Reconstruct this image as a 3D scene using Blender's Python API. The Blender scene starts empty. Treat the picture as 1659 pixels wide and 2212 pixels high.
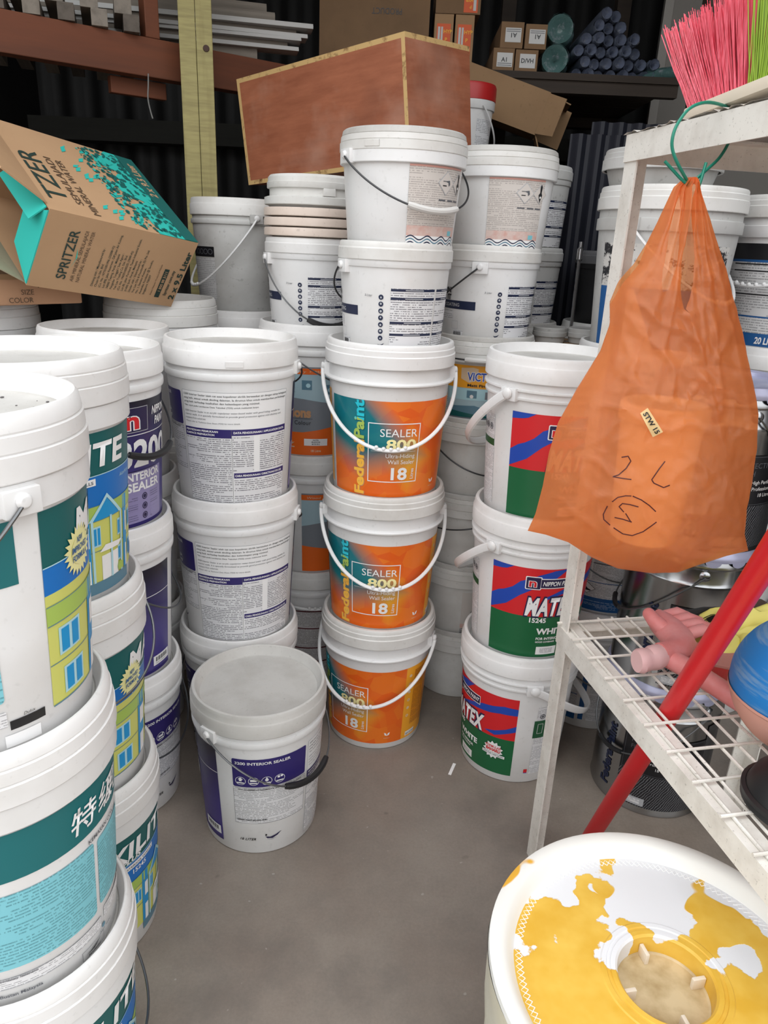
import bpy, bmesh, math, random
from mathutils import Vector, Matrix, noise
from mathutils.bvhtree import BVHTree

scn = bpy.context.scene
COL = scn.collection
R = math.radians

# ------------------------------------------------------------------ camera
F_PX, VPX, VPY, CAM_H = 1577.0, 638.6, 5358.7, 1.311
CX, CY = 829.5, 1106.0
_d = Vector((VPX - CX, -(VPY - CY), -F_PX)).normalized()      # world "down" in camera axes
_Z = -_d
_F = Vector((0, 0, -1))
_Y = (_F - _F.dot(_Z) * _Z).normalized()
_X = _Y.cross(_Z)
cam = bpy.data.cameras.new('camera')
cam.sensor_fit = 'VERTICAL'
cam.sensor_height = 24.0
cam.lens = F_PX / 2212.0 * 24.0
cam.clip_start = 0.02
camo = bpy.data.objects.new('camera', cam)
COL.objects.link(camo)
camo.matrix_world = Matrix(((_X[0], _X[1], _X[2], 0), (_Y[0], _Y[1], _Y[2], 0), (_Z[0], _Z[1], _Z[2], CAM_H), (0, 0, 0, 1)))
scn.camera = camo

# ------------------------------------------------------------------ sky, light, exposure
world = bpy.data.worlds.new('overcast_sky')
scn.world = world
world.use_nodes = True
wb = world.node_tree.nodes['Background']
# overcast sky: three times brighter overhead than at the horizon, grey ground below
_n = world.node_tree.nodes; _l = world.node_tree.links
_tc = _n.new('ShaderNodeTexCoord'); _sp = _n.new('ShaderNodeSeparateXYZ'); _l.new(_tc.outputs['Generated'], _sp.inputs[0])
_rp = _n.new('ShaderNodeValToRGB'); _mr = _n.new('ShaderNodeMapRange'); _mr.inputs[1].default_value = -1; _mr.inputs[2].default_value = 1
_l.new(_sp.outputs[2], _mr.inputs[0]); _l.new(_mr.outputs[0], _rp.inputs[0])
_e = _rp.color_ramp.elements; _e[0].position = 0.48; _e[0].color = (0.26, 0.25, 0.24, 1); _e[1].position = 1.0; _e[1].color = (0.97, 0.985, 1.0, 1)
_m = _e.new(0.52); _m.color = (0.50, 0.505, 0.51, 1)
_l.new(_rp.outputs[0], wb.inputs[0])
wb.inputs[1].default_value = 2.2
scn.view_settings.view_transform = 'Standard'
scn.view_settings.look = 'None'
scn.view_settings.gamma = 1.0
scn.view_settings.use_curve_mapping = False
scn.view_settings.exposure = 0.50

scn.cycles.max_bounces = 6
scn.cycles.diffuse_bounces = 4
scn.cycles.glossy_bounces = 3
scn.cycles.transmission_bounces = 4
scn.cycles.transparent_max_bounces = 6
scn.cycles.caustics_reflective = False
scn.cycles.caustics_refractive = False

# ------------------------------------------------------------------ materials
MATS = {}
def srgb(r, g, b):
    f = lambda c: (c / 255 / 12.92) if c / 255 <= 0.04045 else ((c / 255 + 0.055) / 1.055) ** 2.4
    return (f(r), f(g), f(b), 1)

class NT:
    def __init__(s, name):
        s.m = bpy.data.materials.new(name); s.m.use_nodes = True
        s.t = s.m.node_tree; s.n = s.t.nodes; s.b = s.n['Principled BSDF']; s.out = s.n['Material Output']
    def add(s, typ, **kw):
        n = s.n.new(typ)
        for k, v in kw.items(): setattr(n, k, v)
        return n
    def link(s, a, b): s.t.links.new(a, b)
    def math(s, op, a, b=None, c=None):
        n = s.n.new('ShaderNodeMath'); n.operation = op
        for i, v in enumerate((a, b, c)):
            if v is None: continue
            if isinstance(v, (int, float)): n.inputs[i].default_value = v
            else: s.link(v, n.inputs[i])
        return n.outputs[0]
    def mix(s, fac, a, b):
        n = s.n.new('ShaderNodeMix'); n.data_type = 'RGBA'
        for i, v in ((0, fac), (6, a), (7, b)):
            if isinstance(v, (int, float)): n.inputs[i].default_value = v
            elif isinstance(v, tuple): n.inputs[i].default_value = v
            else: s.link(v, n.inputs[i])
        return n.outputs[2]
    def noise(s, vec, scale, detail=3, rough=0.55, dims='3D'):
        n = s.n.new('ShaderNodeTexNoise'); n.noise_dimensions = dims
        n.inputs['Scale'].default_value = scale; n.inputs['Detail'].default_value = detail; n.inputs['Roughness'].default_value = rough
        if vec is not None: s.link(vec, n.inputs['Vector'])
        return n.outputs['Fac']
    def ramp(s, fac, p0, p1, c0=(0, 0, 0, 1), c1=(1, 1, 1, 1)):
        n = s.n.new('ShaderNodeValToRGB')
        n.color_ramp.elements[0].position = p0; n.color_ramp.elements[1].position = p1
        n.color_ramp.elements[0].color = c0; n.color_ramp.elements[1].color = c1
        s.link(fac, n.inputs[0]); return n.outputs[0]
    def obj(s): return s.n.new('ShaderNodeTexCoord').outputs['Object']
    def uv(s): return s.n.new('ShaderNodeTexCoord').outputs['UV']
    def bump(s, h, strength, dist=0.002):
        n = s.n.new('ShaderNodeBump'); n.inputs['Strength'].default_value = strength; n.inputs['Distance'].default_value = dist
        s.link(h, n.inputs['Height']); s.link(n.outputs[0], s.b.inputs['Normal'])

def plain(name, col, rough=0.45, metal=0.0, spec=0.5, coat=0.0):
    if name in MATS: return MATS[name]
    k = NT(name)
    k.b.inputs['Base Color'].default_value = col if len(col) == 4 else srgb(*col)
    k.b.inputs['Roughness'].default_value = rough; k.b.inputs['Metallic'].default_value = metal
    k.b.inputs['Specular IOR Level'].default_value = spec
    if coat: k.b.inputs['Coat Weight'].default_value = coat
    MATS[name] = k.m; return k.m

def dirty(name, col, dcol, amount=0.5, scale=9.0, rough=0.42, streak=(1, 1, 1), fine=0.25, bump=0.0, metal=0.0):
    """a base colour with blotches and fine specks of dirt on it"""
    if name in MATS: return MATS[name]
    k = NT(name)
    mp = k.add('ShaderNodeMapping'); mp.inputs['Scale'].default_value = streak
    k.link(k.obj(), mp.inputs[0])
    # each pail gets its own offset in the dirt pattern
    oi = k.add('ShaderNodeObjectInfo'); va = k.add('ShaderNodeVectorMath'); va.operation = 'ADD'
    cmb = k.add('ShaderNodeCombineXYZ'); k.link(k.math('MULTIPLY', oi.outputs['Random'], 13.0), cmb.inputs[0]); k.link(oi.outputs['Random'], cmb.inputs[2])
    k.link(mp.outputs[0], va.inputs[0]); k.link(cmb.outputs[0], va.inputs[1])
    v = va.outputs[0]
    big = k.ramp(k.noise(v, scale, 4, 0.6), 0.42, 0.75)
    sp = k.ramp(k.noise(v, scale * 14, 2, 0.5), 0.64, 0.74)
    c = k.mix(k.math('MULTIPLY', big, amount), col if len(col) == 4 else srgb(*col), dcol if len(dcol) == 4 else srgb(*dcol))
    c = k.mix(k.math('MULTIPLY', sp, fine), c, tuple(0.45 * x for x in (dcol if len(dcol) == 4 else srgb(*dcol))[:3]) + (1,))
    k.link(c, k.b.inputs['Base Color'])
    k.b.inputs['Roughness'].default_value = rough; k.b.inputs['Metallic'].default_value = metal
    if bump: k.bump(k.noise(v, scale * 6, 3), bump)
    MATS[name] = k.m; return k.m

WHITE = dirty('white_plastic', (226, 226, 226), (196, 192, 186), 0.35, 7, 0.36, fine=0.12)
WHITE_LID = dirty('white_lid_plastic', (226, 225, 224), (190, 186, 180), 0.4, 9, 0.42, fine=0.12)
WHITE_OLD = dirty('dusty_white_plastic', (218, 217, 214), (180, 174, 166), 0.55, 8, 0.5, fine=0.16)
WHITE_GREY = dirty('greyed_plastic', (196, 196, 194), (140, 136, 130), 0.55, 6, 0.5, fine=0.3)
CREAM_OLD = dirty('yellowed_plastic', (222, 206, 194), (196, 176, 162), 0.6, 8, 0.5, fine=0.3)
WIRE = plain('bail_wire', (120, 122, 124), 0.35, 0.9)
WIRE_DK = plain('dark_bail_wire', (70, 70, 72), 0.4, 0.6)
BLACK = plain('black_plastic', (28, 28, 30), 0.4)
GREYPL = plain('grey_plastic_grip', (205, 203, 200), 0.45)

def greek(name, ink, paper, pitch=0.0042, dens=0.46, fac=0.58):
    """rows of tiny print, spaced in metres on the label"""
    if name in MATS: return MATS[name]
    k = NT(name)
    sp = k.add('ShaderNodeSeparateXYZ'); k.link(k.uv(), sp.inputs[0])
    u, v = sp.outputs[0], sp.outputs[1]
    row = k.math('FLOOR', k.math('DIVIDE', v, pitch))
    fr = k.math('FRACT', k.math('DIVIDE', v, pitch))
    line = k.math('MULTIPLY', k.math('GREATER_THAN', fr, 0.32), k.math('LESS_THAN', fr, 0.74))
    def nz(fq, off):
        c = k.add('ShaderNodeCombineXYZ'); k.link(k.math('MULTIPLY', u, fq), c.inputs[0]); k.link(k.math('MULTIPLY', row, off), c.inputs[1])
        return k.noise(c.outputs[0], 1.0, 0, 0.5, '2D')
    words = k.math('GREATER_THAN', nz(260, 3.7), dens - 0.10)
    let = k.math('GREATER_THAN', nz(1500, 5.3), 0.40)
    par = k.math('GREATER_THAN', nz(9, 0.41), 0.34)
    m = k.math('MULTIPLY', k.math('MULTIPLY', line, words), k.math('MULTIPLY', par, k.math('ADD', k.math('MULTIPLY', let, 0.55), 0.45)))
    k.link(k.mix(k.math('MULTIPLY', m, fac), srgb(*paper), srgb(*ink)), k.b.inputs['Base Color'])
    k.b.inputs['Roughness'].default_value = 0.38
    MATS[name] = k.m; return k.m

G_BLACK = greek('fine_print_black', (45, 45, 52), (222, 222, 224), 0.0045)
G_SMALL = greek('fine_print_small', (62, 62, 70), (222, 222, 224), 0.0034)
G_RED = greek('fine_print_maroon', (70, 50, 52), (214, 212, 212), 0.0045)
G_AQUA = greek('fine_print_on_aqua', (44, 100, 110), (126, 196, 208), 0.0052)
G_WORN = greek('fine_print_worn', (120, 112, 110), (206, 199, 193), 0.0042)
G_AMBER = greek('fine_print_on_amber', (96, 66, 30), (224, 142, 34), 0.005)
G_BLUE = greek('fine_print_on_blue', (210, 225, 240), (28, 88, 148), 0.004)
G_NAVY = greek('fine_print_navy', (34, 34, 52), (224, 224, 226), 0.0048, 0.46, 0.78)
G_ORANGE = greek('fine_print_on_orange', (250, 225, 200), (226, 104, 32), 0.006)

INK = {k: plain('print_' + k, c, 0.38, coat=0.0) for k, c in dict(
    white=(238, 238, 238), black=(24, 24, 28), navy=(26, 36, 66), violet=(46, 36, 104), lav=(146, 138, 182), indigo=(38, 32, 70),
    red=(208, 34, 40), green=(22, 96, 56), blue=(30, 70, 170), dgreen=(26, 84, 52), orange=(232, 104, 28), amber=(244, 168, 44),
    gold=(250, 190, 70), cyan=(40, 196, 214), cream=(250, 240, 176), teal=(20, 104, 108), tealdk=(18, 92, 92), sky=(20, 110, 190), skyl=(30, 146, 206),
    yellow=(206, 208, 110), lime=(166, 194, 92), aqua=(126, 196, 208), aquap=(176, 216, 226), grey=(126, 132, 140), lgrey=(178, 180, 184), mgrey=(92, 94, 100),
    brown=(196, 150, 110), pink=(214, 160, 148), maroon=(90, 30, 40), cobalt=(28, 88, 148), star=(236, 232, 166), peach=(222, 196, 164), paleblue=(168, 196, 206), steelblue=(90, 130, 150)).items()}

def federal_mat():
    k = NT('print_orange_teal_gradient')
    sp = k.add('ShaderNodeSeparateXYZ'); k.link(k.uv(), sp.inputs[0])
    u, v = sp.outputs[0], sp.outputs[1]
    vo = k.add('ShaderNodeTexVoronoi'); vo.feature = 'F1'; vo.inputs['Scale'].default_value = 22
    k.link(k.uv(), vo.inputs['Vector'])
    cs = k.add('ShaderNodeSeparateXYZ'); k.link(vo.outputs['Color'], cs.inputs[0])
    d1 = k.math('ADD', k.math('MULTIPLY', u, 1.0), 0.055)                      # to the right of the teal sweep
    band = k.math('ABSOLUTE', k.math('ADD', k.math('SUBTRACT', v, 0.165), k.math('MULTIPLY', u, 0.42)))
    t = k.math('ADD', k.math('MULTIPLY', k.math('MAXIMUM', d1, 0.0), 5.6), k.math('MULTIPLY', band, 7.5))
    orange = k.mix(k.math('MULTIPLY', cs.outputs[0], 0.55), srgb(226, 92, 24), srgb(240, 140, 40))
    glow = k.ramp(k.math('ADD', k.math('MULTIPLY', k.math('ABSOLUTE', k.math('SUBTRACT', u, 0.062)), 12), k.math('MULTIPLY', k.math('ABSOLUTE', k.math('SUBTRACT', v, 0.115)), 9)), 0.1, 0.9)
    orange = k.mix(glow, srgb(232, 170, 48), orange)
    teal = k.mix(k.math('MULTIPLY', cs.outputs[1], 0.3), srgb(14, 112, 124), srgb(38, 132, 126))
    c = k.mix(k.ramp(t, 0.42, 1.05), teal, orange)
    k.link(c, k.b.inputs['Base Color']); k.b.inputs['Roughness'].default_value = 0.32
    return k.m
FEDERAL = federal_mat()

def sealer_mat():
    k = NT('print_indigo_violet_gradient')
    sp = k.add('ShaderNodeSeparateXYZ'); k.link(k.uv(), sp.inputs[0])
    v = sp.outputs[1]
    w = k.math('ADD', v, k.math('MULTIPLY', k.math('SINE', k.math('MULTIPLY', sp.outputs[0], 16.0)), 0.012))
    k.link(k.mix(k.ramp(w, 0.13, 0.28), srgb(66, 56, 128), srgb(26, 24, 40)), k.b.inputs['Base Color'])
    k.b.inputs['Roughness'].default_value = 0.32
    return k.m
SEALER = sealer_mat()

# ------------------------------------------------------------------ object helpers
def link(o, parent=None):
    COL.objects.link(o)
    if parent is not None: o.parent = parent
    return o
def tag(o, label, cat, group=None, kind=None):
    if label: o['label'] = label
    if cat: o['category'] = cat
    if group: o['group'] = group
    if kind: o['kind'] = kind
    return o
def empty(name, loc, rot=(0, 0, 0), label=None, cat=None, group=None):
    o = bpy.data.objects.new(name, None); o.empty_display_size = 0.05
    o.location = loc; o.rotation_euler = rot
    link(o); tag(o, label, cat, group); return o

class MB:
    def __init__(s): s.v = []; s.f = []; s.m = []; s.uvs = None
    def add(s, vs, fs, mi=0):
        b = len(s.v); s.v += [tuple(p) for p in vs]; s.f += [tuple(i + b for i in f) for f in fs]; s.m += [mi] * len(fs); return s
    def box(s, x0, x1, y0, y1, z0, z1, mi=0, M=None):
        vs = [Vector((x, y, z)) for z in (z0, z1) for y in (y0, y1) for x in (x0, x1)]
        if M is not None: vs = [M @ p for p in vs]
        return s.add(vs, [(0, 2, 3, 1), (4, 5, 7, 6), (0, 1, 5, 4), (2, 6, 7, 3), (0, 4, 6, 2), (1, 3, 7, 5)], mi)
    def hexa(s, P, mi=0):
        """P: bottom 4 ccw from above then top 4"""
        return s.add(P, [(3, 2, 1, 0), (4, 5, 6, 7), (0, 1, 5, 4), (1, 2, 6, 5), (2, 3, 7, 6), (3, 0, 4, 7)], mi)
    def lathe(s, prof, n=56, mi=0, a0=0.0, a1=2 * math.pi, M=None, squash=1.0):
        full = abs(a1 - a0 - 2 * math.pi) < 1e-6
        cols = n if full else n + 1
        vs = []; idx = []
        for (r, z) in prof:
            if r < 1e-6:
                idx.append([len(vs)] * cols); vs.append(Vector((0, 0, z)))
            else:
                idx.append(list(range(len(vs), len(vs) + cols)))
                for k in range(cols):
                    a = a0 + (a1 - a0) * k / n
                    vs.append(Vector((r * math.sin(a), -r * math.cos(a) * squash, z)))
        if M is not None: vs = [M @ p for p in vs]
        fs = []
        for i in range(len(prof) - 1):
            for k in range(n):
                k2 = (k + 1) % cols if full else k + 1
                q = (idx[i][k], idx[i][k2], idx[i + 1][k2], idx[i + 1][k])
                q = tuple(dict.fromkeys(q))
                if len(q) >= 3: fs.append(q)
        return s.add(vs, fs, mi)
    def tube(s, pts, r, n=8, mi=0, rz=None, cap=True, up=None):
        pts = [Vector(p) for p in pts]; m = len(pts); rr = r if isinstance(r, (list, tuple)) else [r] * m
        vs = []; T = []
        for i in range(m):
            t = (pts[min(i + 1, m - 1)] - pts[max(i - 1, 0)]); T.append(t.normalized() if t.length > 1e-9 else Vector((0, 0, 1)))
        nrm = Vector(up) if up is not None else (Vector((0, 0, 1)) if abs(T[0].z) < 0.9 else Vector((1, 0, 0)))
        for i in range(m):
            nrm = (nrm - nrm.dot(T[i]) * T[i])
            if nrm.length < 1e-6: nrm = T[i].orthogonal()
            nrm.normalize(); bi = T[i].cross(nrm)
            for k in range(n):
                a = 2 * math.pi * k / n
                vs.append(pts[i] + nrm * math.cos(a) * (rz if rz else rr[i]) + bi * math.sin(a) * rr[i])
        fs = [(i * n + k, i * n + (k + 1) % n, (i + 1) * n + (k + 1) % n, (i + 1) * n + k) for i in range(m - 1) for k in range(n)]
        if cap: fs += [tuple(range(n - 1, -1, -1)), tuple(range((m - 1) * n, m * n))]
        return s.add(vs, fs, mi)
    def sphere(s, c, r, n=12, mi=0, sc=(1, 1, 1), M=None):
        prof = [(math.sin(math.pi * i / (n // 2 + 2)), -math.cos(math.pi * i / (n // 2 + 2))) for i in range(n // 2 + 3)]
        mm = Matrix.Translation(c) @ Matrix.Diagonal((r * sc[0], r * sc[1], r * sc[2], 1))
        if M is not None: mm = M @ mm
        return s.lathe(prof, n, mi, M=mm)
    def mesh(s, name, mats, ang=32, bevel=0):
        me = bpy.data.meshes.new(name); me.from_pydata(s.v, [], s.f); me.update()
        mats = mats if isinstance(mats, (list, tuple)) else [mats]
        for m in mats: me.materials.append(m)
        for p, mi in zip(me.polygons, s.m): p.material_index = mi
        bm = bmesh.new(); bm.from_mesh(me); bmesh.ops.recalc_face_normals(bm, faces=bm.faces)
        if bevel: bmesh.ops.bevel(bm, geom=[e for e in bm.edges if len(e.link_faces) == 2 and e.calc_face_angle(0) > 0.6], offset=bevel, segments=2, affect='EDGES', profile=0.6)
        bm.to_mesh(me); bm.free()
        if ang:
            for p in me.polygons: p.use_smooth = True
            me.set_sharp_from_angle(angle=R(ang))
        return me
    def build(s, name, mats, parent=None, ang=32, bevel=0, loc=None, rot=None):
        o = bpy.data.objects.new(name, s.mesh(name, mats, ang, bevel)); link(o, parent)
        if loc is not None: o.location = loc
        if rot is not None: o.rotation_euler = rot
        return o

def obj(name, me, parent=None, loc=None, rot=None):
    o = bpy.data.objects.new(name, me); link(o, parent)
    if loc is not None: o.location = loc
    if rot is not None: o.rotation_euler = rot
    return o

# ------------------------------------------------------------------ lettering
_txt = {}
def text2d(s, size, bold=0.0, shear=0.0, xs=1.0, align='LEFT', space=1.0, lead=1.0, res=3):
    key = (s, round(bold, 4), round(shear, 3), align, space, lead, res)
    if key not in _txt:
        cu = bpy.data.curves.new('t', 'FONT'); cu.body = s; cu.size = 1.0; cu.resolution_u = res
        cu.align_x = align; cu.offset = bold; cu.shear = shear; cu.space_character = space; cu.space_line = lead
        cu.fill_mode = 'FRONT'
        o = bpy.data.objects.new('t', cu)
        me = bpy.data.meshes.new_from_object(o)
        _txt[key] = ([(v.co.x, v.co.y) for v in me.vertices], [tuple(p.vertices) for p in me.polygons])
        bpy.data.objects.remove(o); bpy.data.curves.remove(cu); bpy.data.meshes.remove(me)
    vs, fs = _txt[key]
    k = size / 0.72                                   # size = cap height in metres
    return [(x * k * xs, y * k) for x, y in vs], fs

class Print:
    """flat print wrapped round a body of revolution; (u, z) in metres of arc / height"""
    def __init__(s, rfun, rn, eps=0.0007):
        s.rf, s.rn, s.eps = rfun, rn, eps
        s.layers = {}; s.mats = []
    def _mi(s, mat):
        m = INK[mat] if isinstance(mat, str) else mat
        if m not in s.mats: s.mats.append(m)
        return s.mats.index(m)
    def u(s, deg): return R(deg) * s.rn
    def _add(s, vs, fs, mat, layer, sub, cut):
        mi = s._mi(mat)
        if cut:
            bm = bmesh.new(); bv = [bm.verts.new((x, y, 0)) for x, y in vs]
            for f in fs:
                try: bm.faces.new([bv[i] for i in f])
                except ValueError: pass
            xs = [v[0] for v in vs]; st = R(5) * s.rn
            k = math.floor(min(xs) / st) + 1
            while k * st < max(xs):
                bmesh.ops.bisect_plane(bm, geom=bm.verts[:] + bm.edges[:] + bm.faces[:], plane_co=(k * st, 0, 0), plane_no=(1, 0, 0)); k += 1
            bm.verts.index_update()
            vs = [(v.co.x, v.co.y) for v in bm.verts]; fs = [tuple(v.index for v in f.verts) for f in bm.faces]; bm.free()
        s.layers.setdefault(sub, []).append((vs, fs, mi, layer))
    def rect(s, d0, d1, z0, z1, mat, layer=0, sub='label', rad=0.0):
        u0, u1 = s.u(d0), s.u(d1)
        if rad:
            pts = []
            for cx, cz, a in ((u1 - rad, z0 + rad, -90), (u1 - rad, z1 - rad, 0), (u0 + rad, z1 - rad, 90), (u0 + rad, z0 + rad, 180)):
                pts += [(cx + rad * math.cos(R(a + k * 22.5)), cz + rad * math.sin(R(a + k * 22.5))) for k in range(5)]
            return s._add(pts, [tuple(range(len(pts)))], mat, layer, sub, True)
        n = max(1, int(abs(d1 - d0) / 5) + 1)
        vs = [(u0 + (u1 - u0) * i / n, z) for i in range(n + 1) for z in (z0, z1)]
        s._add(vs, [(2 * i, 2 * i + 2, 2 * i + 3, 2 * i + 1) for i in range(n)], mat, layer, sub, False)
    def frame(s, d0, d1, z0, z1, w, mat, layer=1, sub='label'):
        dw = math.degrees(w / s.rn)
        s.rect(d0, d1, z0, z0 + w, mat, layer, sub); s.rect(d0, d1, z1 - w, z1, mat, layer, sub)
        s.rect(d0, d0 + dw, z0, z1, mat, layer, sub); s.rect(d1 - dw, d1, z0, z1, mat, layer, sub)
    def poly(s, pts, mat, layer=1, sub='label', deg=True):
        vs = [(s.u(a) if deg else a, z) for a, z in pts]
        s._add(vs, [tuple(range(len(vs)))], mat, layer, sub, True)
    def disc(s, d, z, r, mat, layer=2, sub='label', n=14, r2=None):
        u0 = s.u(d)
        if r2:
            vs = [(u0 + q * math.cos(2 * math.pi * k / n), z + q * math.sin(2 * math.pi * k / n)) for q in (r2, r) for k in range(n)]
            s._add(vs, [(k, (k + 1) % n, n + (k + 1) % n, n + k) for k in range(n)], mat, layer, sub, False)
        else:
            s._add([(u0 + r * math.cos(2 * math.pi * k / n), z + r * math.sin(2 * math.pi * k / n)) for k in range(n)], [tuple(range(n))], mat, layer, sub, False)
    def star(s, d, z, r1, r2, n, mat, layer=2, sub='label', sx=1.0):
        u0 = s.u(d)
        vs = [(u0, z)] + [(u0 + (r1 if k % 2 else r2) * sx * math.cos(math.pi * k / n), z + (r1 if k % 2 else r2) * math.sin(math.pi * k / n)) for k in range(2 * n)]
        s._add(vs, [(0, 1 + k, 1 + (k + 1) % (2 * n)) for k in range(2 * n)], mat, layer, sub, False)
    def text(s, txt, d, z, size, mat, layer=3, bold=0.0, shear=0.0, xs=1.0, align='LEFT', rot=0, space=1.0, lead=1.0, fit=None, sub='lettering', tilt=0.0):
        vs, fs = text2d(txt, size, bold, shear, xs, align, space, lead)
        if not vs: return
        if fit:                                     # stretch to that many metres
            w = max(v[0] for v in vs) - min(v[0] for v in vs)
            q = fit / w; vs = [(x * q, y) for x, y in vs]
        if rot == 90: vs = [(-y, x) for x, y in vs]
        if tilt:
            c, sn = math.cos(R(tilt)), math.sin(R(tilt)); vs = [(x * c - y * sn, x * sn + y * c) for x, y in vs]
        u0 = s.u(d)
        s._add([(x + u0, y + z) for x, y in vs], fs, mat, layer, sub, size > 0.012)
    def meshes(s, name):
        out = {}
        for sub, items in s.layers.items():
            V = []; Fc = []; MI = []; UV = []
            for vs, fs, mi, ly in items:
                b = len(V)
                for (x, z) in vs:
                    a = x / s.rn; r = s.rf(z) + s.eps + 0.00035 * ly
                    V.append((r * math.sin(a), -r * math.cos(a), z)); UV.append((x, z))
                Fc += [tuple(i + b for i in f) for f in fs]; MI += [mi] * len(fs)
            me = bpy.data.meshes.new(name + '_' + sub); me.from_pydata(V, [], Fc)
            used = sorted(set(MI)); re = {m: i for i, m in enumerate(used)}
            for m in used: me.materials.append(s.mats[m])
            ul = me.uv_layers.new(name='UVMap')
            for p, mi in zip(me.polygons, MI):
                p.material_index = re[mi]; p.use_smooth = True
                for li in p.loop_indices: ul.data[li].uv = UV[me.loops[li].vertex_index]
            me.update()
            out[sub] = me
        return out

# ------------------------------------------------------------------ the building
def concrete():
    k = NT('worn_concrete')
    v = k.obj()
    a = k.ramp(k.noise(v, 2.2, 6, 0.62), 0.36, 0.68)
    b = k.ramp(k.noise(v, 5.5, 5, 0.6), 0.40, 0.66)
    c = k.mix(a, srgb(116, 108, 101), srgb(162, 150, 138))
    c = k.mix(k.math('MULTIPLY', b, 0.45), c, srgb(134, 119, 108))
    g = k.ramp(k.noise(v, 1.1, 3, 0.5), 0.45, 0.62)
    c = k.mix(k.math('MULTIPLY', g, 0.35), c, srgb(118, 117, 113))
    gr = k.noise(v, 160, 3, 0.7)
    c = k.mix(k.math('MULTIPLY', k.ramp(gr, 0.35, 0.75), 0.22), c, srgb(88, 80, 74))
    st = k.ramp(k.noise(v, 11, 2, 0.4), 0.735, 0.76)
    c = k.mix(k.math('MULTIPLY', st, 0.55), c, srgb(62, 54, 46))
    sp = k.ramp(k.noise(v, 55, 1, 0.5), 0.77, 0.79)
    c = k.mix(k.math('MULTIPLY', sp, 0.6), c, srgb(170, 164, 156))
    k.link(c, k.b.inputs['Base Color'])
    k.link(k.ramp(k.noise(v, 4, 4), 0.3, 0.8, (0.42, 0.42, 0.42, 1), (0.66, 0.66, 0.66, 1)), k.b.inputs['Roughness'])
    k.bump(k.noise(v, 90, 4), 0.12, 0.001)
    return k.m
CONC = concrete()
def struct(o): o['kind'] = 'structure'; return o
fl = MB(); fl.box(-3.4, 3.4, -5.0, 5.2, -0.12, 0.0)
struct(fl.build('floor', CONC, ang=0))

DARKTIN = dirty('dark_corrugated_steel', (34, 34, 35), (22, 21, 21), 0.7, 3, 0.6, (1, 1, 0.3), bump=0.0)
def corrugated(x0, x1, z0, z1, pitch, amp, name, mat, parent=None, th=0.0008, n_per=8):
    n = int((x1 - x0) / pitch * n_per); m = MB(); vs = []
    for s in (0, 1):
        for i in range(n + 1):
            x = x0 + (x1 - x0) * i / n; ph = (x / pitch) % 1.0
            y = amp * max(-1, min(1, 1.6 * math.cos(2 * math.pi * ph)))
            for z in (z0, z1): vs.append((x, y + s * th, z))
    h = 2 * (n + 1); fs = []
    for i in range(n):
        fs += [(2 * i, 2 * i + 1, 2 * i + 3, 2 * i + 2), (h + 2 * i, h + 2 * i + 2, h + 2 * i + 3, h + 2 * i + 1), (2 * i, 2 * i + 2, h + 2 * i + 2, h + 2 * i), (2 * i + 1, h + 2 * i + 1, h + 2 * i + 3, 2 * i + 3)]
    fs += [(0, h, h + 1, 1), (2 * n, 2 * n + 1, h + 2 * n + 1, h + 2 * n)]
    m.add(vs, fs); return m.build(name, mat, parent)
wb_ = struct(corrugated(-2.2, 2.2, 0, 3.0, 0.19, 0.016, 'wall_back', DARKTIN)); wb_.location = (0, 5.0, 0)
m = MB(); m.box(-2.3, -2.2, 0.9, 5.1, 0, 3.0); struct(m.build('wall_left', DARKTIN, ang=0))
m = MB(); m.box(2.2, 2.3, 0.2, 5.1, 0, 3.0); struct(m.build('wall_right', DARKTIN, ang=0))
m = MB(); m.box(-2.3, 2.3, 1.55, 5.1, 3.0, 3.06); struct(m.build('ceiling', plain('dark_roof_sheet', (52, 50, 48), 0.7), ang=0))

WOODGREY = dirty('weathered_beam_wood', (52, 52, 48), (36, 34, 32), 0.6, 4, 0.8, (0.4, 4, 4))
m = MB(); m.box(-2.2, 2.2, 4.80, 4.97, 1.80, 1.92); g = m.build('trim_1', WOODGREY, ang=0); struct(g)

# ------------------------------------------------------------------ pails
def interp(tab, z):
    if z <= tab[0][1]: return tab[0][0]
    for (r0, z0), (r1, z1) in zip(tab, tab[1:]):
        if z <= z1: return r0 + (r1 - r0) * (z - z0) / max(z1 - z0, 1e-9)
    return tab[-1][0]

def spec(rb, rt, zt, body_extra, lid, H, nest, ear_r, ear_z, n=64):
    """body_extra: profile above the plain wall; lid: profile from its lower outer edge to the centre"""
    wall = [(rb, 0.004), (rt, zt)]
    body = [(0, 0.0), (rb - 0.006, 0.0), (rb - 0.002, 0.001), (rb, 0.004), ((rb + rt) / 2, (0.004 + zt) / 2)] + body_extra + [(0, body_extra[-1][1])]
    mb = MB(); mb.lathe(body, n); ml = MB(); ml.lathe(lid, n)
    return dict(rb=rb, rt=rt, zt=zt, body=body, lidp=lid, H=H, pitch=nest, ear_r=ear_r, ear_z=ear_z, rf=lambda z: interp(wall, z), rn=(rb + rt) / 2, cache={})

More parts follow.
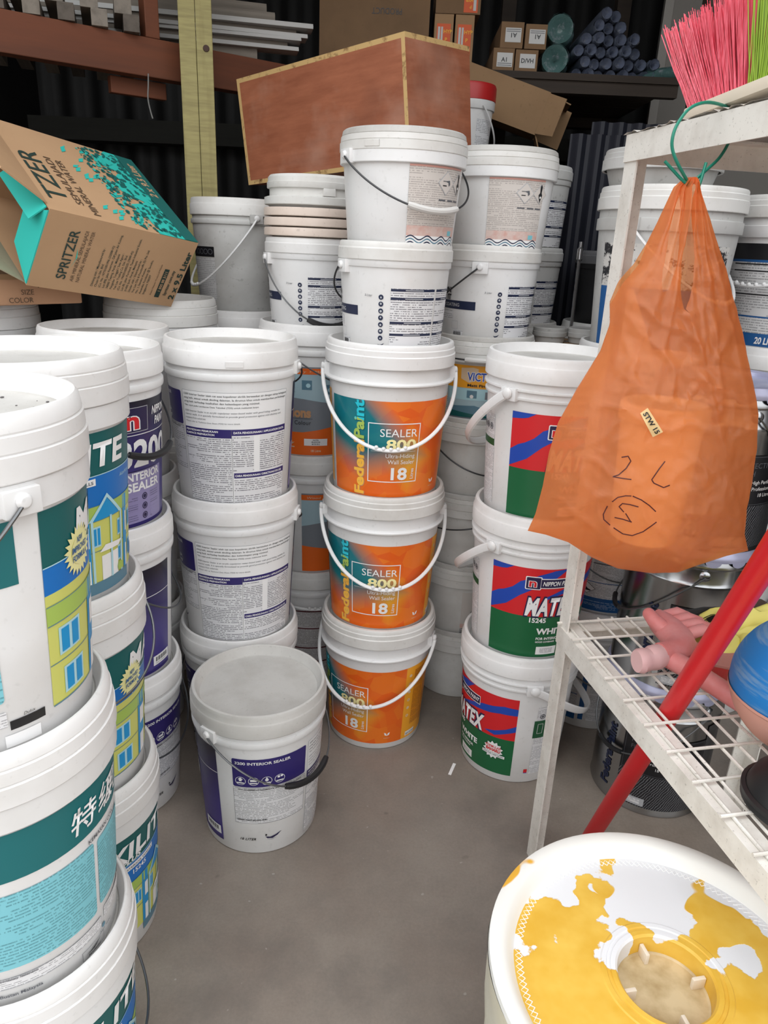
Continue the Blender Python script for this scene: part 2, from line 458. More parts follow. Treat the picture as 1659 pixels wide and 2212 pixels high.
def std_lid(r, zb, zt, rin, zr, steps=1):
    """snap lid: rolled skirt, one or more ledges, wide flat rim and a sunken middle"""
    p = [(r - 0.006, zb + 0.001), (r - 0.001, zb), (r, zb + 0.0015)]
    h = zt - zb
    if steps == 1: p += [(r, zb + h * 0.60), (r - 0.0012, zb + h * 0.64), (r - 0.0025, zb + h * 0.68), (r - 0.0030, zb + h * 0.86), (r - 0.0055, zt - 0.0012), (r - 0.009, zt)]
    if steps == 2: p += [(r, zb + h * 0.50), (r - 0.0022, zb + h * 0.54), (r - 0.0024, zb + h * 0.74), (r - 0.0046, zb + h * 0.78), (r - 0.0050, zb + h * 0.93), (r - 0.007, zt - 0.0008), (r - 0.010, zt)]
    if steps == 3: p += [(r, zb + h * 0.40), (r - 0.003, zb + h * 0.42), (r - 0.0015, zb + h * 0.45), (r - 0.0025, zb + h * 0.68), (r - 0.005, zb + h * 0.70), (r - 0.004, zb + h * 0.73), (r - 0.006, zb + h * 0.93), (r - 0.010, zt)]
    ri = min(rin + 0.010, r - 0.0105)
    p += [(ri + 0.0005, zt), (ri - 0.0008, zt - 0.0010), (ri - 0.0014, zt - 0.003), (rin + 0.0006, zr + 0.002), (rin - 0.001, zr), (rin * 0.5, zr + 0.0004), (0, zr)]
    return p

SPECS = dict(
    sealer=spec(0.1290, 0.1455, 0.298, [(0.1455, 0.298), (0.1500, 0.3005), (0.1508, 0.303), (0.1508, 0.312), (0.1500, 0.3145), (0.1462, 0.3155), (0.1462, 0.335)],
                std_lid(0.1522, 0.3265, 0.381, 0.1315, 0.3577), 0.381, 0.3577, 0.151, 0.320),
    federal=spec(0.1295, 0.1455, 0.284, [(0.1455, 0.284), (0.1475, 0.2848), (0.1558, 0.288), (0.1570, 0.2895), (0.1570, 0.2925), (0.1555, 0.294), (0.1475, 0.296), (0.1475, 0.335)],
                 std_lid(0.1565, 0.326, 0.380, 0.1325, 0.3577, 2), 0.380, 0.3577, 0.152, 0.308),
    maxi=spec(0.1300, 0.1480, 0.292, [(0.1480, 0.292), (0.1525, 0.2925), (0.1535, 0.294), (0.1535, 0.326), (0.1500, 0.3265), (0.1500, 0.34)],
              std_lid(0.1562, 0.327, 0.396, 0.1330, 0.3712, 3), 0.396, 0.3717, 0.1545, 0.310),
    matex=spec(0.1300, 0.1460, 0.286, [(0.1460, 0.286), (0.1478, 0.2866), (0.1512, 0.2875), (0.1520, 0.289), (0.1520, 0.293), (0.1480, 0.2945), (0.1480, 0.304), (0.1535, 0.3055), (0.1545, 0.307), (0.1545, 0.3105), (0.1490, 0.312), (0.1490, 0.335)],
               std_lid(0.1555, 0.326, 0.381, 0.1330, 0.3577, 1), 0.381, 0.3577, 0.153, 0.300),
    small=spec(0.1150, 0.1265, 0.184, [(0.1265, 0.184), (0.1292, 0.1845), (0.1300, 0.186), (0.1300, 0.200), (0.1275, 0.2005), (0.1275, 0.205)],
               std_lid(0.1325, 0.199, 0.238, 0.121, 0.229, 1), 0.238, 0.2285, 0.1305, 0.186),
    worn=spec(0.1195, 0.1320, 0.163, [(0.1320, 0.163), (0.1390, 0.1635), (0.1400, 0.165), (0.1400, 0.187), (0.1370, 0.1875), (0.1370, 0.195)],
              std_lid(0.1412, 0.187, 0.232, 0.123, 0.222, 3), 0.232, 0.215, 0.1405, 0.178),
    litre20=spec(0.1470, 0.1620, 0.285, [(0.1620, 0.285), (0.1680, 0.2858), (0.1690, 0.288), (0.1690, 0.312), (0.1650, 0.314), (0.1650, 0.34)],
                 std_lid(0.1725, 0.331, 0.384, 0.150, 0.366, 2), 0.384, 0.366, 0.169, 0.302),
)

def bail_pts(a, c, zear, drop, n=40, t0=0.0, t1=180.0, flare=0.0):
    return [(a * math.cos(R(t)), -(c * math.sin(R(t))), zear - drop * math.sin(R(t)) ** 0.9 if 0 < t < 180 else zear) for t in [t0 + (t1 - t0) * i / n for i in range(n + 1)]]

_bails = {}
def bail_mesh(kind, sp, drop):
    key = (kind, id(sp), round(drop, 3))
    if key in _bails: return _bails[key]
    a = sp['ear_r'] + 0.010; ze = sp['ear_z']
    rmid = sp['rf'](max(0.02, ze - drop)) + 0.008
    c = max(rmid, min(a, rmid + 0.01)); grip = None
    b = MB()
    if kind == 'strap':                       # moulded white strap handle
        P = [(a * math.cos(R(t)), -(c + 0.004) * math.sin(R(t)), ze - drop * abs(math.sin(R(t))) ** 0.95) for t in range(0, 181, 4)]
        b.tube(P, 0.0048, 8, rz=0.0034)
        for s in (-1, 1): b.sphere((s * a, 0, ze), 0.0095, 10, sc=(0.55, 1, 1))
        for k in range(5):                     # little finger bumps at the lowest stretch
            t = 78 + k * 6; b.sphere((a * math.cos(R(t)), -(c + 0.004) * math.sin(R(t)), ze - drop * math.sin(R(t)) + 0.003), 0.0052, 8)
        mats = WHITE
    elif kind == 'stub':                       # stiff flat handle standing off the pail
        c2 = c + 0.034
        P = [(a * math.cos(R(t)), -c2 * math.sin(R(t)) ** 0.8 if 0 < t < 180 else 0, ze - drop * abs(math.sin(R(t))) ** 0.9) for t in range(0, 181, 4)]
        b.tube(P, 0.0042, 8, rz=0.0110)
        for s in (-1, 1): b.sphere((s * a, 0, ze), 0.013, 10, sc=(0.5, 1, 1))
        mats = WHITE
    else:
        P = [(a * math.cos(R(t)), -(c + 0.003) * math.sin(R(t)), ze - drop * abs(math.sin(R(t)))) for t in range(0, 181, 4)]
        P = [(a - 0.014, 0, ze)] + P + [(-a + 0.014, 0, ze)]
        dark = kind in ('wire_dark', 'wire_dark_white', 'wire_none_dark')
        b.tube(P, 0.0022, 7); mats = WIRE_DK if dark else WIRE
        if kind in ('wire_black', 'wire_white', 'wire_dark_white'):
            gm = MB(); G = [P[i] for i in range(18, 31)]
            gm.tube(G, [0.0062 if i in (0, len(G) - 1) else 0.0074 for i in range(len(G))], 10)
            grip = gm.mesh('grip', BLACK if kind == 'wire_black' else GREYPL)
    me = b.mesh('handle', mats)
    _bails[key] = (me, grip); return _bails[key]

_ears = {}
def ear_mesh(sp, mat):
    key = (id(sp), mat.name)
    if key not in _ears:
        e = MB(); r = sp['ear_r']; z = sp['ear_z']
        e.box(r - 0.010, r + 0.006, -0.020, 0.020, z - 0.016, z + 0.012)
        e.lathe([(0, 0), (0.008, 0), (0.009, 0.003), (0.006, 0.007), (0, 0.007)], 12, M=Matrix.Translation((r + 0.005, 0, z)) @ Matrix.Rotation(R(90), 4, 'Y'))
        _ears[key] = e.mesh('ear', mat, bevel=0.0012)
    return _ears[key]

DESIGNS = {}
DUST = dirty('dusty_recess', (190, 188, 184), (162, 158, 152), 0.6, 14, 0.55, fine=0.25)
def lid_mesh(prof, mat):
    zr = prof[-1][1]; k = next(i for i, q_ in enumerate(prof) if i > 6 and q_[1] <= zr + 0.0021)
    m = MB(); m.lathe(prof[:k + 1], 64); m.lathe(prof[k:], 64, 1)
    me = m.mesh('lid', [mat, DUST]); bm = bmesh.new(); bm.from_mesh(me); bmesh.ops.remove_doubles(bm, verts=bm.verts, dist=0.00002); bm.to_mesh(me); bm.free()
    me.set_sharp_from_angle(angle=R(32)); return me
def cam_angle(x, y): return math.atan2(-y, -x) + math.pi / 2

def pail(sp, x, y, z, label, cat='paint pail', group=None, design=None, show=0.0, bail=None, bail_at=0.0, drop=0.15, mat=None, lidmat=None, name='paint_pail', tilt=(0, 0), lid=True, tab=None):
    """one pail: body, lid, two ears, handle (> grip), label (> lettering). show = label angle turned to the viewer"""
    S = SPECS[sp]; mat = mat or WHITE; lidmat = lidmat or WHITE_LID
    root = empty(name, (x, y, z), (R(tilt[0]), R(tilt[1]), cam_angle(x, y) - R(show)), label, cat, group)
    ck = S['cache']
    if ('b', mat.name) not in ck: mb = MB(); mb.lathe(S['body'], 64); ck[('b', mat.name)] = mb.mesh('body', mat)
    obj('body', ck[('b', mat.name)], root)
    if lid:
        if ('l', lidmat.name) not in ck: ck[('l', lidmat.name)] = lid_mesh(S['lidp'], lidmat)
        L = obj('lid', ck[('l', lidmat.name)], root, rot=(0, 0, R(random.uniform(0, 360))))
        if tab is not None:
            t = MB(); r = max(q[0] for q in S['lidp']); zb = S['lidp'][1][1]
            t.lathe([(r - 0.002, zb + 0.004), (r + 0.0012, zb + 0.005), (r + 0.0012, zb + 0.017), (r - 0.002, zb + 0.018)], 4, a0=R(-7), a1=R(7))
            t.build('tear_tab', lidmat, root, rot=(0, 0, R(show + tab)))
    if design:
        lo = None
        for sub, me in DESIGNS[design].items():
            if sub != 'lettering':
                q_ = obj(sub, me, root); lo = q_ if sub == 'label' else lo
        for sub, me in DESIGNS[design].items():
            if sub == 'lettering': obj(sub, me, lo)['kind'] = 'stuff'
    if bail:
        bz = R(show + bail_at)
        me, grip = bail_mesh(bail, S, drop)
        h = obj('handle', me, root, rot=(0, 0, bz))
        if grip: obj('grip', grip, h)
        for s in (0, 180): obj('ear', ear_mesh(S, mat), root, rot=(0, 0, bz + R(s)))
    return root

# ---- print designs -------------------------------------------------------
def d_sealer():
    S = SPECS['sealer']; p = Print(S['rf'], S['rn'])
    # front: dark to violet panel
    p.rect(-77, 77, 0.030, 0.284, SEALER)
    p.rect(-77, 29, 0.030, 0.140, 'lav', 1)
    p.rect(-77, 77, 0.022, 0.030, 'violet', 1)
    p.rect(-77, 77, 0.2155, 0.2170, 'white', 1); p.rect(-77, 20, 0.1405, 0.142, 'indigo', 2)
    p.rect(-28, 10, 0.222, 0.272, 'indigo', 1); p.frame(-28, 10, 0.222, 0.272, 0.0012, 'lgrey', 2)
    p.text('n', -14, 0.230, 0.036, 'white', 3, bold=0.07, xs=1.45); p.text('n', -14, 0.230, 0.036, 'red', 4, bold=0.03, xs=1.45)
    p.text('NIPPON', 15, 0.251, 0.0165, 'white', 3, bold=0.025, shear=0.2, fit=0.058)
    p.text('PAINT', 19, 0.229, 0.0165, 'white', 3, bold=0.025, shear=0.2, fit=0.046)
    p.text('3200', -22, 0.152, 0.054, 'white', 3, bold=0.035, fit=0.150)
    p.text('INTERIOR', 25, 0.122, 0.0165, 'white', 3, bold=0.03, fit=0.100, align='RIGHT')
    p.text('SEALER', 24, 0.099, 0.0185, 'white', 3, bold=0.03, fit=0.094, align='RIGHT')
    for i, z in enumerate((0.084, 0.063, 0.042)):
        p.disc(4, z, 0.0075, 'indigo', 2, r2=0.0055); p.disc(4, z, 0.0042, 'indigo', 2)
        p.rect(11, 23, z - 0.007, z + 0.007, greek('icon_words', (40, 34, 70), (146, 138, 182), 0.0048, 0.3), 2)
        p.rect(-18, -4, z - 0.007, z + 0.007, MATS['icon_words'], 2)
    p.rect(52, 75, 0.038, 0.062, 'white', 3)
    for k in range(14): p.rect(55 + k * 1.25, 55 + k * 1.25 + (0.5 if k % 3 else 0.9), 0.047, 0.058, 'black', 4)
    p.rect(55, 72, 0.041, 0.045, G_SMALL, 4)
    # side: violet headed panel
    p.rect(93, 161, 0.196, 0.272, 'violet', 0, rad=0.004)
    p.text('3200 INTERIOR SEALER', 95.5, 0.258, 0.0072, 'white', 3, bold=0.02, fit=0.116)
    for k in range(4):
        a = 100 + 11.5 * k
        p.disc(a, 0.213, 0.0112, 'white', 1, r2=0.0102, n=24)
        p.rect(a - 3.2, a + 3.2, 0.2065, 0.2095, 'white', 2)
    p.poly([(97.6, 0.217), (100, 0.223), (102.4, 0.217), (101.2, 0.217), (101.2, 0.2125), (98.8, 0.2125), (98.8, 0.217)], 'white', 2)
    p.rect(108.6, 114.2, 0.2125, 0.218, 'white', 2); p.rect(113, 115, 0.2185, 0.221, 'white', 2)
    p.disc(123, 0.2155, 0.0038, 'white', 2); p.poly([(121.6, 0.217), (123, 0.2235), (124.4, 0.217)], 'white', 2)
    p.disc(133.5, 0.2185, 0.003, 'white', 2); p.disc(136.2, 0.2195, 0.0028, 'white', 2)
    p.rect(93, 161, 0.092, 0.194, G_BLACK, 0); p.frame(93, 161, 0.092, 0.194, 0.0005, 'mgrey', 1)
    p.text('NOT CLASSIFIED AS HAZARDOUS UNDER CLASS REGULATION', 127, 0.1875, 0.0036, 'black', 3, bold=0.02, align='CENTER')
    p.text('NIPPON PAINT (M) SDN. BHD.', 95, 0.101, 0.0036, 'black', 3, bold=0.03)
    p.text('18 LITER', 96, 0.0425, 0.0068, 'black', 3, bold=0.02, shear=0.3, space=1.1)
    p.poly([(121, 0.052), (123, 0.0455), (128, 0.044), (133, 0.050), (137, 0.060), (131, 0.0525), (126, 0.0485), (123, 0.0505)], 'indigo', 1)
    p.poly([(122.5, 0.042), (127.5, 0.0395), (133, 0.045), (127.5, 0.0425)], 'lgrey', 1)
    p.disc(121.8, 0.0565, 0.0024, 'black', 2)
    # back: the data table
    p.rect(164, 267, 0.018, 0.276, 'white', 0); p.frame(164, 267, 0.018, 0.276, 0.0005, 'mgrey', 1)
    my = ['3200 Interior Sealer ialah cat asas kopolimer akrilik berasaskan air dengan tahap kelegapan', 'yang baik, sesuai untuk dinding dalaman. Ia dirumus khas untuk memberikan perlindungan', 'yang baik terhadap kealkalian dan kelembapan yang minimal.', '*Sila rujuk pada Lembaran Data Teknikal (TDS) untuk maklumat lanjut.']
    en = ['3200 Interior Sealer is an acrylic copolymer water-based sealer with good hiding, suitable for', 'interior walls. It is specially formulated to provide good protection against mild alkalinity and', 'moisture from substrate.', '*Please refer to Technical Data Sheet (TDS) for more details.']
    for i, t in enumerate(my): p.text(t, 165.5, 0.266 - 0.0082 * i, 0.0043 if i < 3 else 0.0034, 'black', 2, bold=0.004, fit=(0.241, 0.239, 0.168, 0.166)[i])
    for i, t in enumerate(en): p.text(t, 165.5, 0.229 - 0.0078 * i, 0.0040 if i < 3 else 0.0032, 'mgrey', 2, shear=0.2, fit=(0.222, 0.224, 0.052, 0.125)[i])
    p.rect(164, 210, 0.174, 0.194, 'violet', 1); p.rect(210, 267, 0.180, 0.194, 'violet', 1)
    p.text('PENYEDIAAN PERMUKAAN', 165.5, 0.1862, 0.0046, 'white', 3, bold=0.03); p.text('SURFACE PREPARATION', 165.5, 0.1785, 0.0046, 'white', 3, bold=0.03)
    p.text('DATA PENGGUNAAN / APPLICATION DATA', 211.5, 0.1845, 0.0048, 'white', 3, bold=0.03, fit=0.126)
    p.rect(164.6, 209, 0.020, 0.172, G_NAVY, 1); p.rect(210.5, 230, 0.095, 0.178, G_NAVY, 1); p.rect(236, 266, 0.095, 0.178, G_NAVY, 1)
    p.rect(211, 267, 0.080, 0.0925, 'violet', 1); p.text('CARA PENGGUNAAN / DIRECTIONS FOR USE', 212, 0.0838, 0.0048, 'white', 3, bold=0.03, fit=0.122)
    p.rect(211, 266, 0.021, 0.078, G_NAVY, 1); p.rect(209.7, 210.0, 0.018, 0.194, 'mgrey', 2)
    return p.meshes('sealer')

def d_federal():
    S = SPECS['federal']; p = Print(S['rf'], S['rn'])
    p.rect(-62, 78, 0.020, 0.254, FEDERAL)
    for a, z, w, h, c in ((24, 0.20, 26, 0.06, 'orange'), (44, 0.235, 20, 0.03, 'orange'), (52, 0.10, 18, 0.05, 'amber'), (60, 0.17, 12, 0.06, 'orange')): pass
    # the brand runs up the left side, gold below, cyan above
    vs, fs = text2d('FederalPaint', 0.0245, 0.035, 0, 1.0, 'LEFT')
    w = max(v[0] for v in vs); q = 0.232 / w
    for lo, hi, col in ((0, 0.60, 'gold'), (0.60, 0.80, 'lime'), (0.80, 1.01, 'cyan')):
        keep = [f for f in fs if lo <= (sum(vs[i][0] for i in f) / len(f)) / w < hi]
        ids = sorted({i for f in keep for i in f}); re = {i: k for k, i in enumerate(ids)}
        if keep: p._add([(-vs[i][1] * 1.05 + p.u(-20.5), vs[i][0] * q + 0.022) for i in ids], [tuple(re[i] for i in f) for f in keep], col, 3, 'lettering', True)
        if keep: p._add([(-vs[i][1] * 1.05 + p.u(-20.5) + 0.0016, vs[i][0] * q + 0.0205) for i in ids], [tuple(re[i] for i in f) for f in keep], 'tealdk' if lo > 0.5 else 'brown', 2, 'lettering', True)
    p.frame(-16, 35.5, 0.058, 0.203, 0.0022, 'white', 2)
    p.text('SEALER', 32.5, 0.171, 0.0195, 'white', 3, align='RIGHT', fit=0.088)
    p.text('800', 32, 0.1405, 0.0245, 'cream', 3, bold=0.03, align='RIGHT', fit=0.072)
    p.rect(-13, 32, 0.1345, 0.1352, 'white', 2)
    p.text('Ultra-Hiding', 31.5, 0.1195, 0.0105, 'white', 3, align='RIGHT', fit=0.071); p.text('Wall Sealer', 31.5, 0.1045, 0.0105, 'white', 3, align='RIGHT', fit=0.066)
    p.text('18', 24.5, 0.0655, 0.0300, 'white', 3, bold=0.03, align='RIGHT', fit=0.040); p.text('Litres', 31.5, 0.0655, 0.0085, 'white', 3, rot=90, bold=0.01)
    for s in (-1, 1): p.poly([(59, 0.045), (59 + s * 2.6, 0.0475), (59 + s * 3.6, 0.0565), (59 + s * 1.0, 0.053)], 'white', 2)
    p.text('FRIENDLY', 59, 0.036, 0.0030, 'peach', 2, align='CENTER')
    # amber side panel with its vertical small print
    p.rect(78, 122, 0.020, 0.254, 'amber', 0); p.rect(90, 108, 0.060, 0.24, G_AMBER, 1); p.rect(110, 120, 0.05, 0.24, G_AMBER, 1)
    for k in range(6): p.disc(84, 0.226 - 0.026 * k, 0.0048, 'peach', 1, n=10, r2=0.0022 if k % 2 else None)
    p.rect(84, 100, 0.026, 0.040, 'white', 1); p.text('BX-RO507', 85, 0.0295, 0.0062, 'black', 3, fit=0.036)
    p.rect(-110, -68, 0.026, 0.25, 'white', 0); p.rect(-78, -69, 0.03, 0.262, 'amber', 1); p.rect(-108, -80, 0.03, 0.25, G_SMALL, 1)
    return p.meshes('federal')

def d_maxi():
    S = SPECS['maxi']; p = Print(S['rf'], S['rn'])
    # front panel: teal, blue, then the painted house
    p.rect(-75, 75, 0.222, 0.288, 'tealdk'); p.rect(-75, 75, 0.188, 0.222, 'sky'); p.rect(-75, 75, 0.044, 0.188, 'yellow')
    p.poly([(-14, 0.188), (22, 0.150), (75, 0.150), (75, 0.222), (-14, 0.222)], 'sky', 1)
    p.rect(-75, 75, 0.2212, 0.2226, 'aquap', 2)
    p.text('MAXILITE', 0, 0.236, 0.036, 'white', 3, bold=0.035, shear=0.1, align='CENTER', fit=0.262, space=1.06)
    p.text('PLUS', 4, 0.2245, 0.0100, 'white', 3, bold=0.03, shear=0.25, align='CENTER', xs=1.4)
    p.rect(-4, 28, 0.207, 0.218, 'white', 3); p.text('INTERIOR WALLS', -2.8, 0.2098, 0.0050, 'mgrey', 4, bold=0.015, fit=0.070)
    p.text('15245', 4, 0.192, 0.0105, 'white', 3, bold=0.02); p.text('AkzoNobel', 58, 0.206, 0.0060, 'aquap', 3, shear=0.3, align='CENTER')
    # house, wide wing on the left, gabled porch on the right
    p.rect(-75, 75, 0.150, 0.174, 'lime', 2); p.rect(-75, 75, 0.1735, 0.1745, 'steelblue', 3); p.rect(-75, 75, 0.149, 0.1502, 'steelblue', 3)
    p.rect(-75, 75, 0.098, 0.0992, 'steelblue', 2); p.rect(-75, -10, 0.0435, 0.0455, 'steelblue', 2)
    for d0, d1, z0, z1 in ((-69, -53, 0.106, 0.142), (-67, -51, 0.052, 0.088), (-20, -8, 0.106, 0.140), (-20, -8, 0.054, 0.088), (6, 13, 0.108, 0.140), (24, 30, 0.106, 0.140), (46, 52, 0.110, 0.138), (46, 52, 0.066, 0.092), (62, 68, 0.11, 0.14), (62, 68, 0.06, 0.09)):
        p.rect(d0, d1, z0, z1, 'aquap', 2); ee = (d1 - d0) * 0.1; p.rect(d0 + ee, (d0 + d1) / 2 - ee * 0.7, z0 + 0.003, z1 - 0.003, 'skyl', 3); p.rect((d0 + d1) / 2 + ee * 0.7, d1 - ee, z0 + 0.003, z1 - 0.003, 'skyl', 3)
    for d0, d1 in ((-42, -30), (14, 22), (54, 60)):
        p.rect(d0, d1, 0.046, 0.172, 'skyl', 2); p.rect(d0 + 3, d1 - 1, 0.108, 0.142, 'white', 3); p.rect(d0 + 3, d1 - 1, 0.046, 0.086, 'white', 3)
    p.poly([(21, 0.150), (36, 0.190), (51, 0.150), (48, 0.150), (36, 0.183), (24, 0.150)], 'aquap', 5); p.poly([(24, 0.150), (36, 0.182), (48, 0.150)], 'skyl', 4)
    for d in (22.5, 38, 49): p.rect(d, d + 1.8, 0.046, 0.152, 'aquap', 5)
    p.rect(30, 46, 0.046, 0.088, 'white', 2); p.poly([(28, 0.096), (33, 0.106), (50, 0.102), (46, 0.094)], 'white', 6)
    p.disc(48, 0.056, 0.008, 'lime', 6); p.disc(70, 0.066, 0.012, 'cobalt', 3)
    p.rect(14, 60, 0.026, 0.046, 'steelblue', 3)
    p.star(-50, 0.222, 0.0315, 0.0235, 22, 'star', 4); p.disc(-50, 0.222, 0.018, 'star', 5)
    for i, (t, w) in enumerate((('NEW', 0.014), ('IMPROVED', 0.036), ('FORMULA', 0.034))): p.text(t, -50, 0.2315 - 0.0105 * i, 0.0074, 'cobalt', 6, bold=0.02, shear=0.2, align='CENTER', fit=w)
    # gap with the maker's marks
    p.rect(-100, -83, 0.018, 0.034, 'white', 1); p.frame(-152, -134, 0.010, 0.026, 0.0006, 'mgrey', 1)
    p.text('AkzoNobel', -143, 0.0115, 0.0038, 'black', 3, bold=0.02, align='CENTER'); p.poly([(-149, 0.017), (-143, 0.019), (-137, 0.0245), (-141, 0.0185), (-143, 0.0165)], 'black', 2)
    p.rect(-97, -80, 0.040, 0.052, 'black', 1); p.text('Dulux', -88, 0.0545, 0.004, 'black', 3, shear=0.3, align='CENTER')
    # back: teal band with the big characters over two pale blue text panels
    p.rect(95, 274, 0.216, 0.288, 'teal'); p.text('特级', 206, 0.2340, 0.031, 'white', 3, bold=0.009, shear=0.15, space=1.15)
    p.text('乳', 233, 0.2340, 0.031, 'white', 3, bold=0.009, shear=0.15, space=1.15)
    p.text('KEMASAN COAT', 217, 0.200, 0.0062, 'mgrey', 3, bold=0.02)
    p.rect(150, 221, 0.072, 0.196, G_AQUA, 1, rad=0.006); p.rect(224, 262, 0.078, 0.192, G_AQUA, 1, rad=0.005); p.rect(100, 146, 0.062, 0.196, G_AQUA, 1, rad=0.006)
    p.rect(160, 224, 0.038, 0.057, G_SMALL, 1); p.frame(160, 224, 0.038, 0.057, 0.0006, 'lgrey', 2); p.text('Precautionary Statements', 162, 0.0535, 0.0036, 'mgrey', 3, bold=0.02, shear=0.2)
    p.rect(227, 262, 0.046, 0.066, G_SMALL, 1); p.text('Buatan Malaysia', 163, 0.024, 0.0052, 'mgrey', 3, bold=0.02, fit=0.052); p.disc(226, 0.036, 0.004, 'steelblue', 2)
    p.text('Akzo Nobel', 222, 0.028, 0.0042, 'mgrey', 3)
    return p.meshes('maxi')

def d_matex():
    S = SPECS['matex']; p = Print(S['rf'], S['rn'])
    p.rect(-62, 62, 0.135, 0.262, 'red'); p.rect(-62, 62, 0.022, 0.135, 'green')
    p.poly([(-62, 0.262), (-40, 0.262), (-47, 0.252), (-52, 0.249), (-62, 0.246)], 'blue', 1)
    p.poly([(-62, 0.138), (-45, 0.160), (-32, 0.190), (-20, 0.210), (-2, 0.234), (12, 0.262), (-2, 0.258), (-16, 0.246), (-24, 0.236), (-33, 0.226), (-40, 0.208), (-48, 0.196), (-54, 0.190), (-62, 0.176)], 'blue', 1)
    p.poly([(-10, 0.178), (2, 0.190), (14, 0.198), (34, 0.206), (44, 0.212), (62, 0.214), (62, 0.234), (48, 0.236), (36, 0.228), (24, 0.222), (6, 0.204), (-6, 0.190)], 'blue', 1)
    p.poly([(28, 0.148), (40, 0.156), (52, 0.168), (62, 0.182), (62, 0.164), (50, 0.152), (40, 0.142)], 'blue', 1)
    p.rect(-28.5, -13.5, 0.208, 0.242, 'white', 2, rad=0.003); p.rect(-27.6, -14.4, 0.2102, 0.2398, 'indigo', 3, rad=0.002)
    p.text('n', -25.6, 0.216, 0.0215, 'white', 4, bold=0.06, xs=1.3); p.text('n', -25.6, 0.216, 0.0215, 'red', 5, bold=0.02, xs=1.3)
    p.rect(-14.5, 21, 0.212, 0.238, 'white', 2); p.rect(-14, 20.5, 0.2142, 0.2358, 'indigo', 3); p.text('NIPPON PAINT', -12.5, 0.2195, 0.0115, 'white', 4, bold=0.02, shear=0.2, fit=0.077)
    p.text('MATEX', -27, 0.139, 0.049, 'indigo', 3, bold=0.085, shear=0.2, fit=0.133, space=1.06); p.text('MATEX', -26.3, 0.1405, 0.046, 'white', 4, bold=0.045, shear=0.2, fit=0.129, space=1.12)
    p.text('15245', -22, 0.120, 0.0125, 'white', 3, bold=0.03); p.text('WHITE', -12, 0.088, 0.016, 'white', 3, bold=0.04, xs=1.1)
    p.text('FOR INTERIOR', -12, 0.072, 0.0068, 'white', 3, bold=0.03); p.text('GOOD COVERAGE', -12, 0.064, 0.0042, 'white', 3, bold=0.03)
    p.star(40, 0.094, 0.030, 0.023, 13, 'dgreen', 2); p.star(40, 0.094, 0.0275, 0.021, 13, 'white', 3)
    p.text('FORMULASI', 40, 0.1015, 0.0072, 'red', 5, bold=0.02, align='CENTER', fit=0.040, tilt=-6); p.text('BAHARU', 40, 0.0905, 0.0092, 'red', 5, bold=0.04, align='CENTER', fit=0.039, tilt=-6)
    p.poly([(27.5, 0.089), (54, 0.082), (54, 0.073), (27.5, 0.080)], 'dgreen', 4); p.poly([(28, 0.0885), (53.5, 0.0815), (53.5, 0.0735), (28, 0.0805)], 'white', 5)
    p.text('Lebih Putih, Lebih Liputan!', 29, 0.0828, 0.0040, 'mgrey', 6, bold=0.02, shear=0.15, fit=0.056, tilt=-6)
    p.rect(-10, 12, 0.030, 0.052, 'white', 1); p.rect(-6, 8, 0.034, 0.048, G_SMALL, 2)
    # small print strips either side of it
    for s0 in (-112, 82):
        p.rect(s0, s0 + 28, 0.030, 0.24, G_SMALL, 0); p.rect(s0, s0 + 28, 0.168, 0.184, 'dgreen', 1)
        for k in range(3): p.disc(s0 + 6 + 8 * k, 0.212, 0.0075, 'mgrey', 1, r2=0.0052); p.disc(s0 + 6 + 8 * k, 0.212, 0.0035, 'mgrey', 1)
        p.text('18 LITER', s0 + 14, 0.244, 0.0055, 'mgrey', 3, align='CENTER', bold=0.02)
    p.rect(80, 112, 0.146, 0.200, 'dgreen', 1); p.frame(84, 90, 0.160, 0.19, 0.0008, 'white', 2); p.rect(76, 80, 0.035, 0.046, 'red', 1); p.rect(76, 80, 0.033, 0.035, 'blue', 1)
    return p.meshes('matex')

def d_small():
    S = SPECS['small']; p = Print(S['rf'], S['rn'])
    p.rect(-118, -31, 0.080, 0.101, 'navy'); p.text('COATING', -52, 0.0865, 0.0085, 'lgrey', 3, align='RIGHT', bold=0.02)
    p.text('VISION', -66, 0.120, 0.013, 'black', 3, bold=0.05, align='RIGHT'); p.text('COAT IT', -66, 0.103, 0.013, 'black', 3, bold=0.05, align='RIGHT')
    p.rect(-92, -62, 0.052, 0.076, G_BLACK); p.frame(-64, -54, 0.030, 0.05, 0.0006, 'lgrey', 1); p.rect(-62, -46, 0.012, 0.028, G_SMALL); 
    for k in range(12): p.rect(-61 + k * 1.0, -60.6 + k * 1.0 + (0.3 if k % 3 else 0), 0.014, 0.024, 'black', 1)
    p.text('5 Liter', -17, 0.123, 0.0048, 'mgrey', 3, shear=0.2, align='CENTER')
    for k in range(7):
        z = 0.1225 - 0.0148 * k; p.disc(-3, z, 0.0055, 'navy', 1, n=16)
        p.disc(-3, z + (0.0008 if k % 2 else -0.0006), 0.0021 + 0.0004 * (k % 3), 'lgrey', 2, n=7)
    p.poly([(-6, 0.020), (-4, 0.0155), (-1, 0.017), (1.5, 0.023), (-1.5, 0.0195), (-4, 0.0185)], 'navy', 1)
    for d0, d1 in ((7, 57), (60, 92)):
        p.rect(d0, d1, 0.012, 0.142, G_NAVY, 0)
        for z in (0.136, 0.118, 0.066, 0.040): p.rect(d0, d1, z, z + 0.0052, 'navy', 1); p.rect(d0 + (d1 - d0) * 0.3, d0 + (d1 - d0) * 0.7, z + 0.0016, z + 0.0036, 'lgrey', 2)
    return p.meshes('small')

